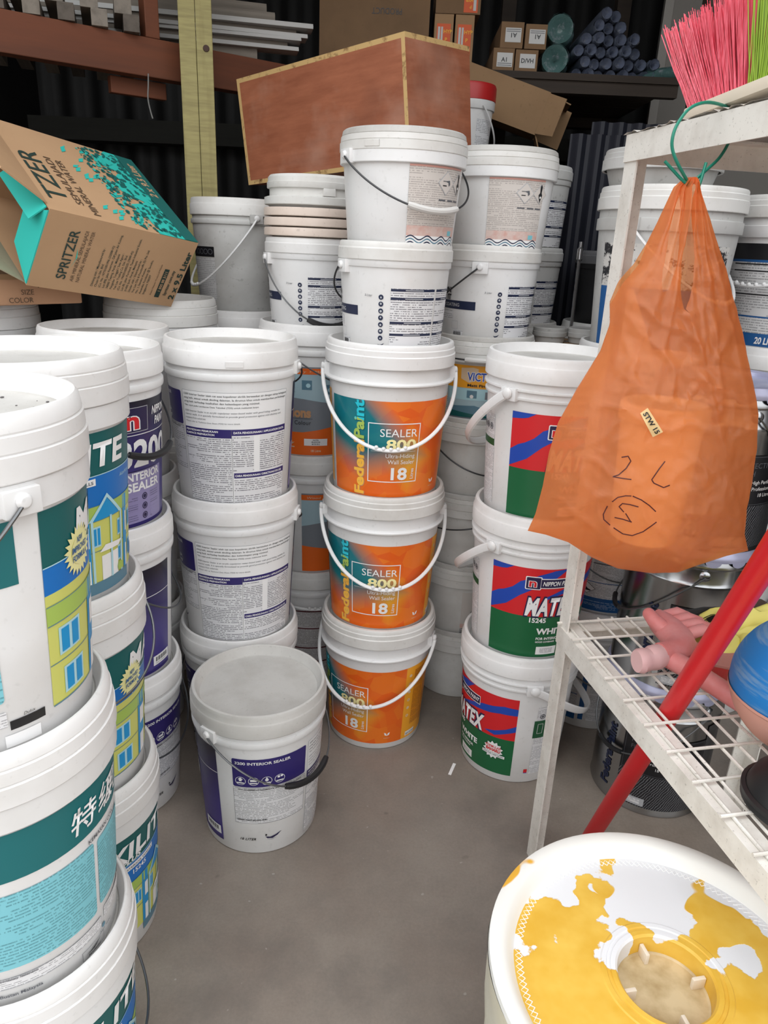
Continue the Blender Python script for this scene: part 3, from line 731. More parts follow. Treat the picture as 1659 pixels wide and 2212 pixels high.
def d_worn():
    S = SPECS['worn']; p = Print(S['rf'], S['rn'])
    p.rect(-2, 64, 0.014, 0.162, 'lgrey', 0); p.rect(-2, 64, 0.036, 0.160, G_WORN, 1); p.rect(-2, 64, 0.158, 0.162, 'pink', 2)
    p.rect(-2, 64, 0.0235, 0.044, dirty('faded_red_print', (212, 190, 182), (206, 150, 138), 0.9, 60, 0.5), 2)
    p.rect(-2, 64, 0.0, 0.0235, 'white', 2)
    for d, w in ((38, 0.024), (58, 0.022)):
        p.poly([(d - 11, 0.130), (d, 0.130 - w), (d + 11, 0.130), (d, 0.130 + w)], 'lgrey', 3); p.poly([(d - 10, 0.130), (d, 0.130 - w * 0.92), (d + 10, 0.130), (d, 0.130 + w * 0.92)], INK['white'] if 0 else plain('faded_label_paper', (206, 199, 193), 0.6), 4)
    p.rect(33, 38, 0.124, 0.126, 'black', 5); p.poly([(36, 0.134), (42, 0.136), (43, 0.128), (41, 0.124), (40, 0.131)], 'mgrey', 5); p.rect(33, 39, 0.133, 0.1345, 'mgrey', 5)
    p.poly([(55, 0.128), (58, 0.110), (61, 0.128), (59.5, 0.133), (60, 0.146), (58, 0.152), (56.5, 0.146), (57, 0.133)], 'black', 5); p.disc(58, 0.123, 0.003, 'white', 6, n=5)
    for d in (30, 42, 53): p.rect(d, d + 9, 0.095, 0.098, 'mgrey', 2)
    p.rect(49, 56, 0.026, 0.036, 'aqua', 3)
    for k in range(3):                       # three navy waves along the foot
        z = 0.006 + 0.0062 * k
        pts = [(-2 + 66 * i / 44, z + 0.0042 * math.sin(i / 44 * 2 * math.pi * 3.6)) for i in range(45)]
        vs = [(p.u(a), q) for a, q in pts] + [(p.u(a), q + 0.0026) for a, q in pts]
        p._add(vs, [(i, i + 1, 46 + i, 45 + i) for i in range(44)], 'navy' if k != 1 else 'steelblue', 3, 'label', False)
    return p.meshes('worn')

def d_emotion():
    S = SPECS['sealer']; p = Print(S['rf'], S['rn'])
    p.rect(-60, 60, 0.024, 0.272, 'grey'); p.rect(-60, 60, 0.252, 0.268, 'orange', 2); p.text('Wood  •  Concrete  •  Masonry  •  Masonry', 0, 0.2565, 0.0066, 'peach', 3, align='CENTER', shear=0.2, fit=0.26)
    p.poly([(-60, 0.252), (-60, 0.170), (-44, 0.178), (-22, 0.186), (0, 0.188), (22, 0.184), (44, 0.176), (60, 0.170), (60, 0.252)], 'paleblue', 1)
    for d, z in ((-38, 0.215), (20, 0.222), (44, 0.210)): p.rect(d, d + 11, z - 0.012, z + 0.014, 'steelblue', 2); p.disc(d + 7, z, 0.006, 'aquap', 3)
    p.star(8, 0.208, 0.012, 0.004, 6, 'tealdk', 2); p.rect(6, 11, 0.192, 0.202, 'steelblue', 2)
    p.text('Emotions', 30, 0.134, 0.026, 'brown', 3, bold=0.05, align='RIGHT', fit=0.122); p.rect(-34, 32, 0.1285, 0.1292, 'black', 2)
    p.text('Love the Colour', 30, 0.112, 0.0120, 'black', 3, align='RIGHT', fit=0.108, space=1.1)
    p.poly([(-60, 0.024), (60, 0.024), (60, 0.108), (40, 0.098), (20, 0.090), (0, 0.089), (-20, 0.093), (-40, 0.101), (-60, 0.108)], 'orange', 1)
    p.text('MASONRY', -14, 0.094, 0.0110, 'peach', 3, align='CENTER'); p.rect(22, 50, 0.052, 0.072, 'white', 2)
    for i, t in enumerate(('PASTEL', 'PB-2015-09', 'M-10-10-2')): p.text(t, 36, 0.0665 - 0.0058 * i, 0.0038, 'mgrey', 4, bold=0.03, align='CENTER')
    p.text('18 Litre', 36, 0.034, 0.0068, 'peach', 3, bold=0.02, align='CENTER'); p.poly([(2, 0.068), (7, 0.068), (7, 0.060), (10, 0.060), (4.5, 0.050), (-1, 0.060), (2, 0.060)], 'peach', 2); p.rect(-1, 10, 0.045, 0.048, 'peach', 2)
    return p.meshes('emotion')

def d_victor():
    S = SPECS['worn']; p = Print(S['rf'], S['rn'])
    p.rect(-70, 70, 0.098, 0.158, 'amber'); p.rect(-70, 70, 0.010, 0.098, 'paleblue', 0); p.rect(-70, -26, 0.010, 0.098, G_BLACK, 2)
    p.poly([(-8, 0.150), (6, 0.153), (12, 0.150), (12, 0.122), (2, 0.112), (-8, 0.122)], 'peach', 1); p.text('MPM', -6, 0.142, 0.0075, 'peach', 3, bold=0.04)
    p.text('VICTOR', 0, 0.119, 0.0215, 'white', 3, bold=0.07, xs=0.72); p.text('VICTOR', 0, 0.119, 0.0215, 'blue', 4, bold=0.02, xs=0.72)
    p.text('30', 28, 0.121, 0.018, 'navy', 4, bold=0.02, shear=0.3, xs=0.9); p.text('Matt Finish for', 0, 0.103, 0.0068, 'black', 4, bold=0.03, fit=0.082)
    p.rect(-24, 70, 0.066, 0.096, 'aquap', 1); p.rect(0, 12, 0.072, 0.092, 'steelblue', 2); p.disc(6, 0.076, 0.005, 'white', 3); p.rect(22, 34, 0.070, 0.090, 'grey', 2)
    p.poly([(-24, 0.046), (10, 0.052), (40, 0.034), (70, 0.042), (70, 0.022), (30, 0.018), (-24, 0.030)], 'steelblue', 2); p.poly([(-24, 0.036), (20, 0.026), (45, 0.02), (-24, 0.018)], 'tealdk', 3); p.rect(-24, 70, 0.010, 0.020, 'grey', 2)
    return p.meshes('victor')

def d_paleworn():
    S = SPECS['worn']; p = Print(S['rf'], S['rn'])
    p.rect(8, 46, 0.020, 0.150, plain('faded_label_paper', (206, 199, 193), 0.6)); p.rect(20, 44, 0.05, 0.078, G_WORN, 1); p.text('Pail', 30, 0.096, 0.010, 'lgrey', 2)
    p.poly([(27, 0.112), (33, 0.124), (38, 0.118), (42, 0.112)], 'lgrey', 2); p.text('THIS CONTAINER', 20, 0.083, 0.0036, 'mgrey', 3, bold=0.03)
    p.rect(8, 46, 0.030, 0.045, MATS['faded_red_print'], 2)
    for k in range(3):
        z = 0.012 + 0.0056 * k; pts = [(8 + 38 * i / 30, z + 0.0036 * math.sin(i / 30 * 2 * math.pi * 2.4)) for i in range(31)]
        p._add([(p.u(a), q) for a, q in pts] + [(p.u(a), q + 0.002) for a, q in pts], [(i, i + 1, 32 + i, 31 + i) for i in range(30)], 'navy', 3, 'label', False)
    return p.meshes('paleworn')

def d_strip():
    S = SPECS['worn']; p = Print(S['rf'], S['rn']); p.rect(34, 52, 0.012, 0.150, G_WORN, 0); return p.meshes('strip')

def d_maroon():
    S = SPECS['sealer']; p = Print(S['rf'], S['rn']); p.rect(-60, 60, 0.030, 0.262, G_RED)
    for z in (0.25, 0.19, 0.12, 0.07): p.rect(-60, 60, z, z + 0.004, 'maroon', 1)
    return p.meshes('maroon')

def d_blueprint():
    S = SPECS['matex']; p = Print(S['rf'], S['rn'])
    p.rect(-60, 62, 0.066, 0.262, G_SMALL); p.rect(-60, 62, 0.112, 0.114, 'cobalt', 1); p.rect(-60, 62, 0.026, 0.066, 'cobalt', 1); p.rect(0, 50, 0.034, 0.056, G_BLUE, 2)
    p.rect(-2, 62, 0.168, 0.171, 'mgrey', 2); p.rect(16, 18, 0.12, 0.262, 'white', 2)
    p.poly([(4, 0.092), (14, 0.110), (24, 0.092), (14, 0.074)], 'mgrey', 2); p.poly([(5, 0.092), (14, 0.108), (23, 0.092), (14, 0.076)], 'white', 3); p.poly([(10, 0.086), (12, 0.098), (15, 0.090), (19, 0.087), (18, 0.084), (12, 0.084)], 'black', 4)
    p.rect(66, 72, 0.03, 0.26, 'cobalt', 0); p.rect(76, 120, 0.03, 0.25, G_SMALL, 0)
    return p.meshes('blueprint')

def d_20():
    S = SPECS['litre20']; p = Print(S['rf'], S['rn'])
    p.rect(-80, 6, 0.234, 0.272, 'black'); p.rect(-80, 6, 0.026, 0.234, 'cobalt')
    g = greek('fine_print_black_rows', (60, 60, 64), (214, 214, 214), 0.0062)
    p.rect(-76, 2, 0.100, 0.228, g, 1, rad=0.004); p.rect(-76, 2, 0.058, 0.096, g, 1, rad=0.004)
    for z in (0.222, 0.206, 0.150): p.rect(-60, 0, z, z + 0.003, 'black', 2)
    p.text('20 LITRE', 0, 0.033, 0.0165, 'white', 3, bold=0.03, shear=0.1, xs=0.75, align='RIGHT')
    return p.meshes('litre20')

def d_scuffed():
    S = SPECS['litre20']; p = Print(S['rf'], S['rn'])
    k = NT('torn_black_and_white_label')
    n = k.noise(k.uv(), 26, 6, 0.75)
    sp = k.add('ShaderNodeSeparateXYZ'); k.link(k.uv(), sp.inputs[0])
    edge = k.ramp(k.math('ABSOLUTE', k.math('ADD', sp.outputs[0], 0.01)), 0.035, 0.12)
    k.link(k.mix(k.ramp(k.math('ADD', n, k.math('MULTIPLY', edge, 0.10)), 0.56, 0.60), srgb(208, 206, 202), srgb(36, 36, 40)), k.b.inputs['Base Color']); k.b.inputs['Roughness'].default_value = 0.5
    p.rect(-58, 62, 0.160, 0.258, k.m); p.poly([(-58, 0.160), (-58, 0.02), (62, 0.02), (62, 0.16)], 'cobalt', 0)
    p.poly([(-46, 0.158), (-20, 0.158), (4, 0.02), (-30, 0.02)], 'white', 1)
    return p.meshes('scuffed')

def d_greyblack():
    S = SPECS['sealer']; p = Print(S['rf'], S['rn'])
    p.rect(-90, -32, 0.196, 0.228, 'black'); p.rect(-90, -32, 0.06, 0.192, greek('fine_print_grey', (120, 120, 124), (196, 196, 196), 0.006), 0)
    for k in range(5): p.disc(-38 - 8 * k, 0.212, 0.009, 'mgrey', 1, r2=0.007)
    a = dict(sub='side_label'); p.rect(52, 80, 0.10, 0.262, 'black', 0, **a); p.poly([(52, 0.10), (66, 0.17), (80, 0.20), (80, 0.06), (60, 0.06)], 'paleblue', 1, **a); p.rect(54, 78, 0.215, 0.232, 'dgreen', 1, **a); p.rect(52, 80, 0.052, 0.085, 'black', 2, **a)
    return p.meshes('greyblack')

random.seed(4)
for nm, fn in dict(sealer=d_sealer, federal=d_federal, maxi=d_maxi, matex=d_matex, small=d_small, worn=d_worn, emotion=d_emotion, victor=d_victor, paleworn=d_paleworn,
                   strip=d_strip, maroon=d_maroon, blueprint=d_blueprint, litre20=d_20, scuffed=d_scuffed, greyblack=d_greyblack).items():
    DESIGNS[nm] = fn()

# ------------------------------------------------------------------ stacks
PI = math.pi
MAXG = 'white emulsion pails with a painted house'
SEALG = 'white interior sealer pails'
FEDG = 'orange and teal wall sealer pails'
# nearest stack, left edge of the picture
L1 = (-0.494, 0.769); q = 0.3717
pail('maxi', *L1, 0, 'lowest white pail of the nearest left stack, teal LIT lettering, cut by the bottom corner', 'paint pail', MAXG, 'maxi', -18, 'wire', 62, 0.16)
pail('maxi', *L1, q, 'middle pail of the nearest left stack, teal band with two white Chinese characters', 'paint pail', MAXG, 'maxi', 179, None)
top_near = pail('maxi', *L1, 2 * q, 'top pail of the nearest left stack, dusty bright lid, starburst and yellow house', 'paint pail', MAXG, 'maxi', -107, 'wire', -66, 0.17)
grit = MB(); random.seed(5)
for i in range(60):
    a, r_ = random.uniform(0, 2 * PI), 0.125 * math.sqrt(random.random()); s_ = random.uniform(0.0006, 0.0022) if i > 4 else random.uniform(0.002, 0.0035)
    grit.sphere((r_ * math.cos(a), r_ * math.sin(a), 0.3716 + s_ * 0.4), s_, 6, sc=(1, 1.4, 0.6))
grit.build('lid_grit', plain('dry_grit', (96, 92, 92), 0.8), top_near)['kind'] = 'stuff'
# second stack
L2 = (-0.560, 1.099)
pail('maxi', *L2, 0, 'lowest pail of the second left stack, PLUS 15245 below its white lettering', 'paint pail', MAXG, 'maxi', -29)
pail('maxi', *L2, q, 'middle pail of the second left stack, letter M above a NEW IMPROVED FORMULA starburst', 'paint pail', MAXG, 'maxi', -100, 'wire', 20, 0.10)
pail('maxi', *L2, 2 * q, 'top pail of the second left stack, letters TE above a gabled yellow house', 'paint pail', MAXG, 'maxi', -7)
# third stack, interior sealer
L3 = (-0.616, 1.473); e = 0.3577
pail('sealer', *L3, 0, 'lowest sealer pail of the third left stack, rows of small black print, on the floor', 'paint pail', SEALG, 'sealer', 75, 'wire', 40, 0.15)
pail('sealer', *L3, e, 'middle sealer pail of the third left stack, plain violet panel with a barcode box', 'paint pail', SEALG, 'sealer', 14, 'wire', 78, 0.16)
pail('sealer', *L3, 2 * e, 'top sealer pail of the third left stack, red letter n and 3200 INTERIOR SEALER lettering', 'paint pail', SEALG, 'sealer', -38, 'wire_black', 50, 0.15)
# behind them, only the lids show
BACKG = 'white pails stacked behind the left rows'
L4 = (-0.690, 1.785)
for k in range(3): pail('sealer', *L4, k * e, ('floor pail under the cardboard box, hidden behind the third left stack', 'second pail up under the cardboard box, behind the third left stack', 'white pail whose open-rimmed lid shows right below the cardboard box front')[k], 'paint pail', BACKG)
L5 = (-0.965, 1.47)
for k in range(3): pail('sealer', *L5, k * e, ('floor pail at the far left edge behind the second stack', 'second pail up at the far left edge behind the second stack', 'white pail with just the right end of its lid at the left picture edge')[k], 'paint pail', BACKG)
L7 = (-1.06, 1.885)
for k in range(3): pail('maxi', *L7, k * q, ('floor pail under the shoe carton at the left edge', 'second pail up under the shoe carton at the left edge', 'top pail right under the shoe carton at the left edge')[k], 'paint pail', BACKG)
L6 = (-0.655, 2.125)
for k in range(3): pail('maxi', *L6, k * q, ('floor pail near the yellow post, under the box corner', 'second pail up near the yellow post, under the box corner', 'white pail with a dusty lid under the right corner of the water box')[k], 'paint pail', BACKG, bail='strap' if k == 2 else None, bail_at=20, drop=0.06, lidmat=WHITE_OLD)
# middle stack of sealer and the single one in front of it
C1 = (-0.367, 1.697)
pail('sealer', *C1, 0, 'lowest sealer pail of the middle stack, mostly hidden behind the single pail on the floor', 'paint pail', SEALG, 'sealer', 205, 'wire', -60, 0.14)
pail('sealer', *C1, e, 'second sealer pail of the middle stack, printed data table, dusty lid above it', 'paint pail', SEALG, 'sealer', 206, 'wire_none_dark', 163, 0.09)
pail('sealer', *C1, 2 * e, 'top sealer pail of the middle stack, clean sunken lid and printed data table', 'paint pail', SEALG, 'sealer', 212, 'wire_none_dark', 163, 0.09, tab=2)
C0 = (-0.264, 1.405)
pail('sealer', *C0, 0, 'single sealer pail standing alone in front on the floor, grey lid and violet header', 'paint pail', SEALG, 'sealer', 118, 'wire_black', 45, 0.130, lidmat=dirty('dusty_grey_lid', (196, 194, 190), (168, 164, 158), 0.5, 10, 0.6, fine=0.2))
# grey pail by the timber post on three hidden ones
Hh = (-0.480, 2.390)
for k in range(3): pail('sealer', *Hh, k * e, ('floor pail behind the middle stack, beside the yellow post', 'second pail up behind the middle stack, beside the yellow post', 'white pail carrying the tall grey pail beside the yellow post')[k], 'paint pail', 'white pails beside the yellow post')
hg = pail('sealer', *Hh, 3 * e, 'tall greyed pail beside the yellow timber post, white strap handle hanging across it', 'paint pail', None, 'greyblack', 2, 'strap', -71, 0.22, mat=WHITE_GREY, lidmat=WHITE_OLD); hg.scale = (0.96, 0.96, 0.885)
# stack between the middle sealer and the orange pails
B1 = (-0.222, 2.105); EMG = 'orange and grey emulsion pails'
pail('sealer', *B1, 0, 'floor pail behind the single pail, maroon small print and a white strap handle', 'paint pail', None, 'maroon', -5, 'strap', 10, 0.05, lidmat=WHITE_OLD)
pail('sealer', *B1, e, 'lower orange and grey labelled pail, peeping between the sealer and the orange stacks', 'paint pail', EMG, 'emotion', -48, lidmat=WHITE_OLD)
pail('sealer', *B1, 2 * e, 'upper orange and grey labelled pail with the words ending ons and Colour', 'paint pail', EMG, 'emotion', 32, 'wire', 60, 0.11)
pail('small', *B1, 3 * e, 'small white pail with icon column and black hand grip, under pinkish nested rims', 'paint pail', None, 'small', 14, 'wire_black', 20, 0.165)
z0 = 3 * e + 0.2285
NG = 'empty pails nested into one another'
for k in range(3):
    t = empty('empty_pail', (B1[0], B1[1], z0 + 0.024 * k), (0, 0, 0.4 * k), ('lowest pinkish nested pail rim on the small pail', 'second pinkish nested pail rim, between two others', 'third pinkish nested pail rim just under the white one')[k], 'pail', NG)
    m = MB(); m.lathe([(0.105, 0.010), (0.124, 0.012), (0.132, 0.0125), (0.1332, 0.014), (0.1332, 0.028), (0.1318, 0.0325), (0.128, 0.033), (0.121, 0.020), (0.105, 0.011)], 56); m.build('rim', CREAM_OLD, t)
    m = MB(); m.lathe([(0, 0.0), (0.10, 0.0), (0.112, 0.0095), (0.123, 0.020), (0.119, 0.020), (0.10, 0.006), (0, 0.006)], 40); m.build('body', CREAM_OLD, t)
t = empty('empty_pail', (B1[0], B1[1], z0 + 0.075), (0, 0, 0), 'white lidded pail nested on top of the pinkish rims, below the plywood crate', 'pail', NG)
m = MB(); m.lathe([(0, 0.0), (0.11, 0.0), (0.122, 0.011), (0.130, 0.012), (0.1315, 0.014), (0.1315, 0.030), (0.124, 0.0325), (0.118, 0.033), (0.118, 0.055), (0, 0.055)], 56); m.build('body', WHITE_OLD, t)
m = MB(); m.lathe([(0.116, 0.052), (0.1235, 0.052), (0.1245, 0.054), (0.1245, 0.066), (0.1225, 0.067), (0.1215, 0.078), (0.116, 0.084), (0.108, 0.085), (0.105, 0.079), (0, 0.079)], 56); m.build('lid', WHITE_OLD, t)
m = MB(); m.box(-0.016, 0.016, -0.124, -0.116, 0.034, 0.052); m.build('ear', WHITE_OLD, t, bevel=0.001, rot=(0, 0, R(24)))
# the orange stack
Fp = (-0.002, 1.787)
pail('federal', *Fp, 0, 'lowest orange and teal wall sealer pail, amber side panel showing, on the floor', 'paint pail', FEDG, 'federal', 43, 'strap', -16, 0.155, lidmat=WHITE_OLD)
pail('federal', *Fp, e, 'middle orange and teal wall sealer pail between two of its kind', 'paint pail', FEDG, 'federal', 15, 'strap', 6, 0.165, lidmat=WHITE_OLD)
pail('federal', *Fp, 2 * e, 'top orange and teal wall sealer pail with a white strap handle', 'paint pail', FEDG, 'federal', 2, 'strap', 4, 0.165)
pail('small', 0.000, 1.79, 3 * e, 'small white 5 Liter pail with navy band on top of the orange stack', 'paint pail', 'small white 5 Liter pails', 'small', 10, 'wire_none_dark', -152, 0.10, lidmat=WHITE_OLD)
pail('worn', 0.008, 1.79, 3 * e + 0.2285, 'topmost pail of the orange stack, faded warning label, wire handle with white grip', 'paint pail', 'pails with faded wave labels', 'worn', -8, 'wire_dark_white', 32, 0.105, mat=WHITE, lidmat=WHITE_OLD, tab=-28)
# stack behind on the right
G = (0.250, 2.040); w5 = 0.215
pail('worn', *G, 0, 'lowest plain white pail behind the orange stack, standing on the floor', 'paint pail', 'white pails behind the orange stack', None, 0, mat=WHITE_OLD, lidmat=WHITE_OLD)
pail('worn', *G, w5, 'white pail with a pale torn label and navy waves, second from the floor', 'paint pail', 'white pails behind the orange stack', 'paleworn', 6, mat=WHITE_OLD, lidmat=WHITE_OLD)
pail('worn', *G, 2 * w5, 'plain white pail, third from the floor behind the orange stack', 'paint pail', 'white pails behind the orange stack', None, 0, 'wire_none_dark', -40, 0.05, mat=WHITE_OLD, lidmat=WHITE_OLD)
pail('worn', *G, 3 * w5, 'white pail with thin dark wire handle, right below the amber labelled pail', 'paint pail', 'white pails behind the orange stack', 'strip', 0, 'wire_none_dark', 30, 0.10, mat=WHITE_OLD, lidmat=WHITE_OLD)
pail('worn', *G, 4 * w5, 'white pail with an amber VICTOR 30 label, between the orange and green stacks', 'paint pail', None, 'victor', 14, 'wire_dark_white', 10, 0.004, mat=WHITE_OLD, lidmat=WHITE_OLD)
pail('small', *G, 5 * w5, 'small white 5 Liter pail behind the orange stack, on top of the amber labelled pail', 'paint pail', 'small white 5 Liter pails', 'small', -18, 'wire_none_dark', -100, 0.11, lidmat=WHITE_OLD)
pail('worn', G[0] + 0.01, G[1], 5 * w5 + 0.2285, 'pail with faded wave label standing on the right hand small pail', 'paint pail', 'pails with faded wave labels', 'worn', 10, mat=WHITE, lidmat=WHITE_OLD)
G2 = (0.395, 2.455)
for k in range(5): pail('worn', *G2, k * w5, 'white pail hidden deep behind the amber labelled stack, level %s' % ('one', 'two', 'three', 'four', 'five')[k], 'paint pail', 'pails hidden behind the amber labelled stack', mat=WHITE_OLD, lidmat=WHITE_OLD)
for k in range(2): pail('small', *G2, 5 * w5 + 0.2285 * k, ('lower small pail peeping out behind the wave labelled pails', 'upper small pail peeping out behind the right wave labelled pail')[k], 'paint pail', 'small pails peeping out at the back', 'small', -20, mat=WHITE_GREY, lidmat=WHITE_GREY)
# red, blue and green stack
Rp = (0.373, 1.678); MG = 'red, blue and green labelled pails'
pail('matex', *Rp, 0, 'lowest red and green pail, FORMULASI BAHARU starburst, standing on the floor', 'paint pail', MG, 'matex', 56, 'stub', 108, 0.12)
pail('matex', *Rp, e, 'middle red and green pail with MATEX lettering behind the white rack post', 'paint pail', MG, 'matex', -26, 'stub', -125, 0.15)
pail('matex', *Rp, 2 * e, 'top red and green pail with grey sunken lid, half hidden by the orange bag', 'paint pail', MG, 'matex', -30, 'stub', -125, 0.17)
# white and blue pails behind the rack
E1 = (0.640, 1.920)
pail('matex', *E1, 0, 'lowest white and blue pail behind the rack post, on the floor', 'paint pail', 'white and blue epoxy pails', 'blueprint', 70, 'wire', 30, 0.15)
pail('matex', *E1, e, 'second white and blue pail behind the rack, hazard diamond on its label', 'paint pail', 'white and blue epoxy pails', 'blueprint', 30, 'wire', 20, 0.17)
pail('matex', *E1, 2 * e, 'third white and blue pail of the stack, hidden behind the orange bag', 'paint pail', 'white and blue epoxy pails', 'blueprint', 0)
pail('litre20', 0.662, 1.925, 3 * e, 'large scuffed greyish pail with torn label, behind the orange bag', 'paint pail', None, 'scuffed', 0, 'strap', 62, 0.17, mat=WHITE_GREY, lidmat=WHITE_OLD)
t = empty('shallow_tub', (0.625, 1.925, 3 * e + 0.366), (0, 0, 0), 'shallow white tub on the scuffed pail, just below the rack top', 'tub')
m = MB(); m.lathe([(0, 0), (0.105, 0), (0.110, 0.003), (0.128, 0.060), (0, 0.060)], 48); m.build('body', WHITE_GREY, t)
m = MB(); m.lathe(std_lid(0.138, 0.052, 0.098, 0.118, 0.086, 2), 48); m.build('lid', WHITE_GREY, t)
U1 = (1.035, 2.02)
for k in range(3): pail('matex', *U1, k * e, ('floor pail behind the tins at the right edge', 'second pail up behind the tins at the right edge', 'white pail under the 20 LITRE pail at the right edge')[k], 'paint pail', 'white pails behind the tins')
pail('litre20', *U1, 3 * e, 'white 20 LITRE pail with black band and blue panels at the right edge', 'paint pail', None, 'litre20', -4, 'strap', -30, 0.13, lidmat=WHITE_OLD)
# black pail with grey lid on white ones, far right of the gap
K1 = (0.705, 2.455)
for k in range(3): pail('sealer', *K1, k * e, ('floor pail below the black pail', 'second pail up below the black pail', 'white pail right under the black pail')[k], 'paint pail', 'white pails below the black pail')
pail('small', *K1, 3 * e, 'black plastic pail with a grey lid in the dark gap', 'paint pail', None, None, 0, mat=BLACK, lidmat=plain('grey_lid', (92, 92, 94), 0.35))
# support for the crate
SP = (-0.264, 2.625)
for k in range(4): pail('sealer', *SP, k * e, ('floor pail below the plywood crate', 'second pail up below the plywood crate', 'third pail up below the plywood crate', 'white pail carrying the left end of the plywood crate')[k], 'paint pail', 'white pails under the crate', lidmat=WHITE_OLD)

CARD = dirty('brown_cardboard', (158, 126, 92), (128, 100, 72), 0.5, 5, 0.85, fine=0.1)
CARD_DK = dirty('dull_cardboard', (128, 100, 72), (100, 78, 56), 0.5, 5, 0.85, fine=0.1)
def carton(name, dims, loc, rotz, label, group=None, mat=CARD, tape=True, tilt=(0, 0)):
    """closed carton: walls, top flaps with a seam, tape"""
    w, d, h = dims
    t = empty(name, loc, (R(tilt[0]), R(tilt[1]), R(rotz)), label, 'box', group)
    m = MB(); m.box(-w / 2, w / 2, -d / 2, d / 2, 0, h - 0.004); m.build('body', mat, t, ang=0)
    for s in (-1, 1):
        m = MB(); y0, y1 = (0.001, d / 2) if s > 0 else (-d / 2, -0.001)
        m.box(-w / 2, w / 2, y0, y1, h - 0.004, h); m.build('flap', mat, t, ang=0)
    if tape:
        m = MB(); m.box(-w / 2 - 0.0004, w / 2 + 0.0004, -0.024, 0.024, h, h + 0.0006); m.build('tape', plain('parcel_tape', (150, 112, 70), 0.25), t, ang=0)
    return t
carton('carton', (0.19, 0.16, 0.53), (0.500, 2.17, 0), 0, 'floor carton in the gap behind the green stack', 'cartons in the gap behind the green stack')
carton('carton', (0.19, 0.16, 0.53), (0.500, 2.17, 0.53), 0, 'upper carton in the gap, carrying two small lidded tubs', 'cartons in the gap behind the green stack')
for i, (x, lab) in enumerate(((0.452, 'small round lidded tub left of the other, behind the green stack lid'), (0.550, 'small round lidded tub right of the other, next to the rack post'))):
    t = empty('small_tub', (x, 2.15, 1.06), (0, 0, 0), lab, 'tub', 'small round tubs in the gap')
    m = MB(); m.lathe([(0, 0), (0.040, 0), (0.042, 0.002), (0.045, 0.030), (0, 0.030)], 36); m.build('body', WHITE_GREY, t)
    m = MB(); m.lathe([(0.044, 0.018), (0.048, 0.018), (0.0485, 0.020), (0.0485, 0.030), (0.0475, 0.031), (0.0475, 0.040), (0.044, 0.043), (0.040, 0.041), (0, 0.040)], 36); m.build('lid', WHITE_GREY, t)
t = empty('steel_rod', (0.556, 2.30, 0.0), (R(-2), 0, 0), 'thin steel rod standing in front of the black pail', 'rod')
m = MB(); m.tube([(0, 0, 0), (0, 0, 1.30)], 0.0055, 10); m.build('shaft', plain('bright_steel', (190, 190, 192), 0.25, 1.0), t)
m = MB(); m.lathe([(0.0055, 1.28), (0.010, 1.285), (0.010, 1.315), (0.006, 1.320), (0.006, 1.335), (0, 1.337)], 12); m.build('collar', plain('bright_steel', (190, 190, 192), 0.25, 1.0), t)

# ------------------------------------------------------------------ steel tins
TIN = plain('tin_plate', (176, 178, 180), 0.22, 1.0)
LUG = plain('lavender_lug_lid', (176, 178, 206), 0.28, 0.25, coat=0.3)
TH = 0.360; TR = 0.140
def d_tin():
    p = Print(lambda z: TR, TR)
    p.text('FederalPaint', -33, 0.035, 0.026, 'navy', 2, bold=0.04, rot=90, fit=None)
    p.rect(-22, 60, 0.115, 0.225, 'black', 1); p.frame(-20, 58, 0.118, 0.222, 0.0008, 'mgrey', 2)
    p.text('PROTECTIVE', -14, 0.198, 0.0115, 'mgrey', 3); p.text('FINISH', -14, 0.181, 0.0115, 'mgrey', 3)
    for i, s in enumerate(('High Performance', 'Professional Use', '18 Litres')): p.text(s, 20, 0.163 - 0.014 * i, 0.0082, 'white', 3, align='CENTER')
    k = NT('print_building_photo'); v = k.uv()
    mp = k.add('ShaderNodeMapping'); mp.inputs['Rotation'].default_value = (0, 0, 0.5); k.link(v, mp.inputs[0])
    wv = k.add('ShaderNodeTexWave'); wv.inputs['Scale'].default_value = 60; wv.inputs['Distortion'].default_value = 5; wv.inputs['Detail'].default_value = 3; k.link(mp.outputs[0], wv.inputs['Vector'])
    k.link(k.mix(k.ramp(wv.outputs['Fac'], 0.75, 0.95), srgb(30, 30, 34), srgb(120, 122, 126)), k.b.inputs['Base Color']); k.b.inputs['Roughness'].default_value = 0.35
    p.rect(-22, 140, 0.020, 0.115, k.m, 1); p.rect(60, 140, 0.115, 0.262, k.m, 1); p.rect(-22, 8, 0.024, 0.046, 'lgrey', 2); p.rect(-18, 4, 0.029, 0.041, G_SMALL, 3)
    return p.meshes('tin')
DESIGNS['tin'] = d_tin()
_tinbody = MB(); _tinbody.lathe([(0, 0), (TR - 0.004, 0), (TR + 0.001, 0.001), (TR + 0.0015, 0.004), (TR, 0.008), (TR, 0.268), (TR + 0.003, 0.274), (TR + 0.0035, 0.280), (TR, 0.287), (TR, 0.318), (TR + 0.003, 0.323), (TR + 0.003, 0.330), (TR, 0.336), (TR, 0.350), (0, 0.350)], 72)
TINB = _tinbody.mesh('body', TIN, 30)
_tl = MB(); _tl.lathe([(TR + 0.003, 0.338), (TR + 0.007, 0.340), (TR + 0.0085, 0.345), (TR + 0.0075, 0.352), (TR + 0.002, 0.362), (TR - 0.003, 0.364), (TR - 0.010, 0.360), (TR - 0.012, 0.353), (TR - 0.018, 0.352), (0, 0.352)], 72)
TINL = _tl.mesh('lid', LUG, 30)
_lg = MB(); pts = []
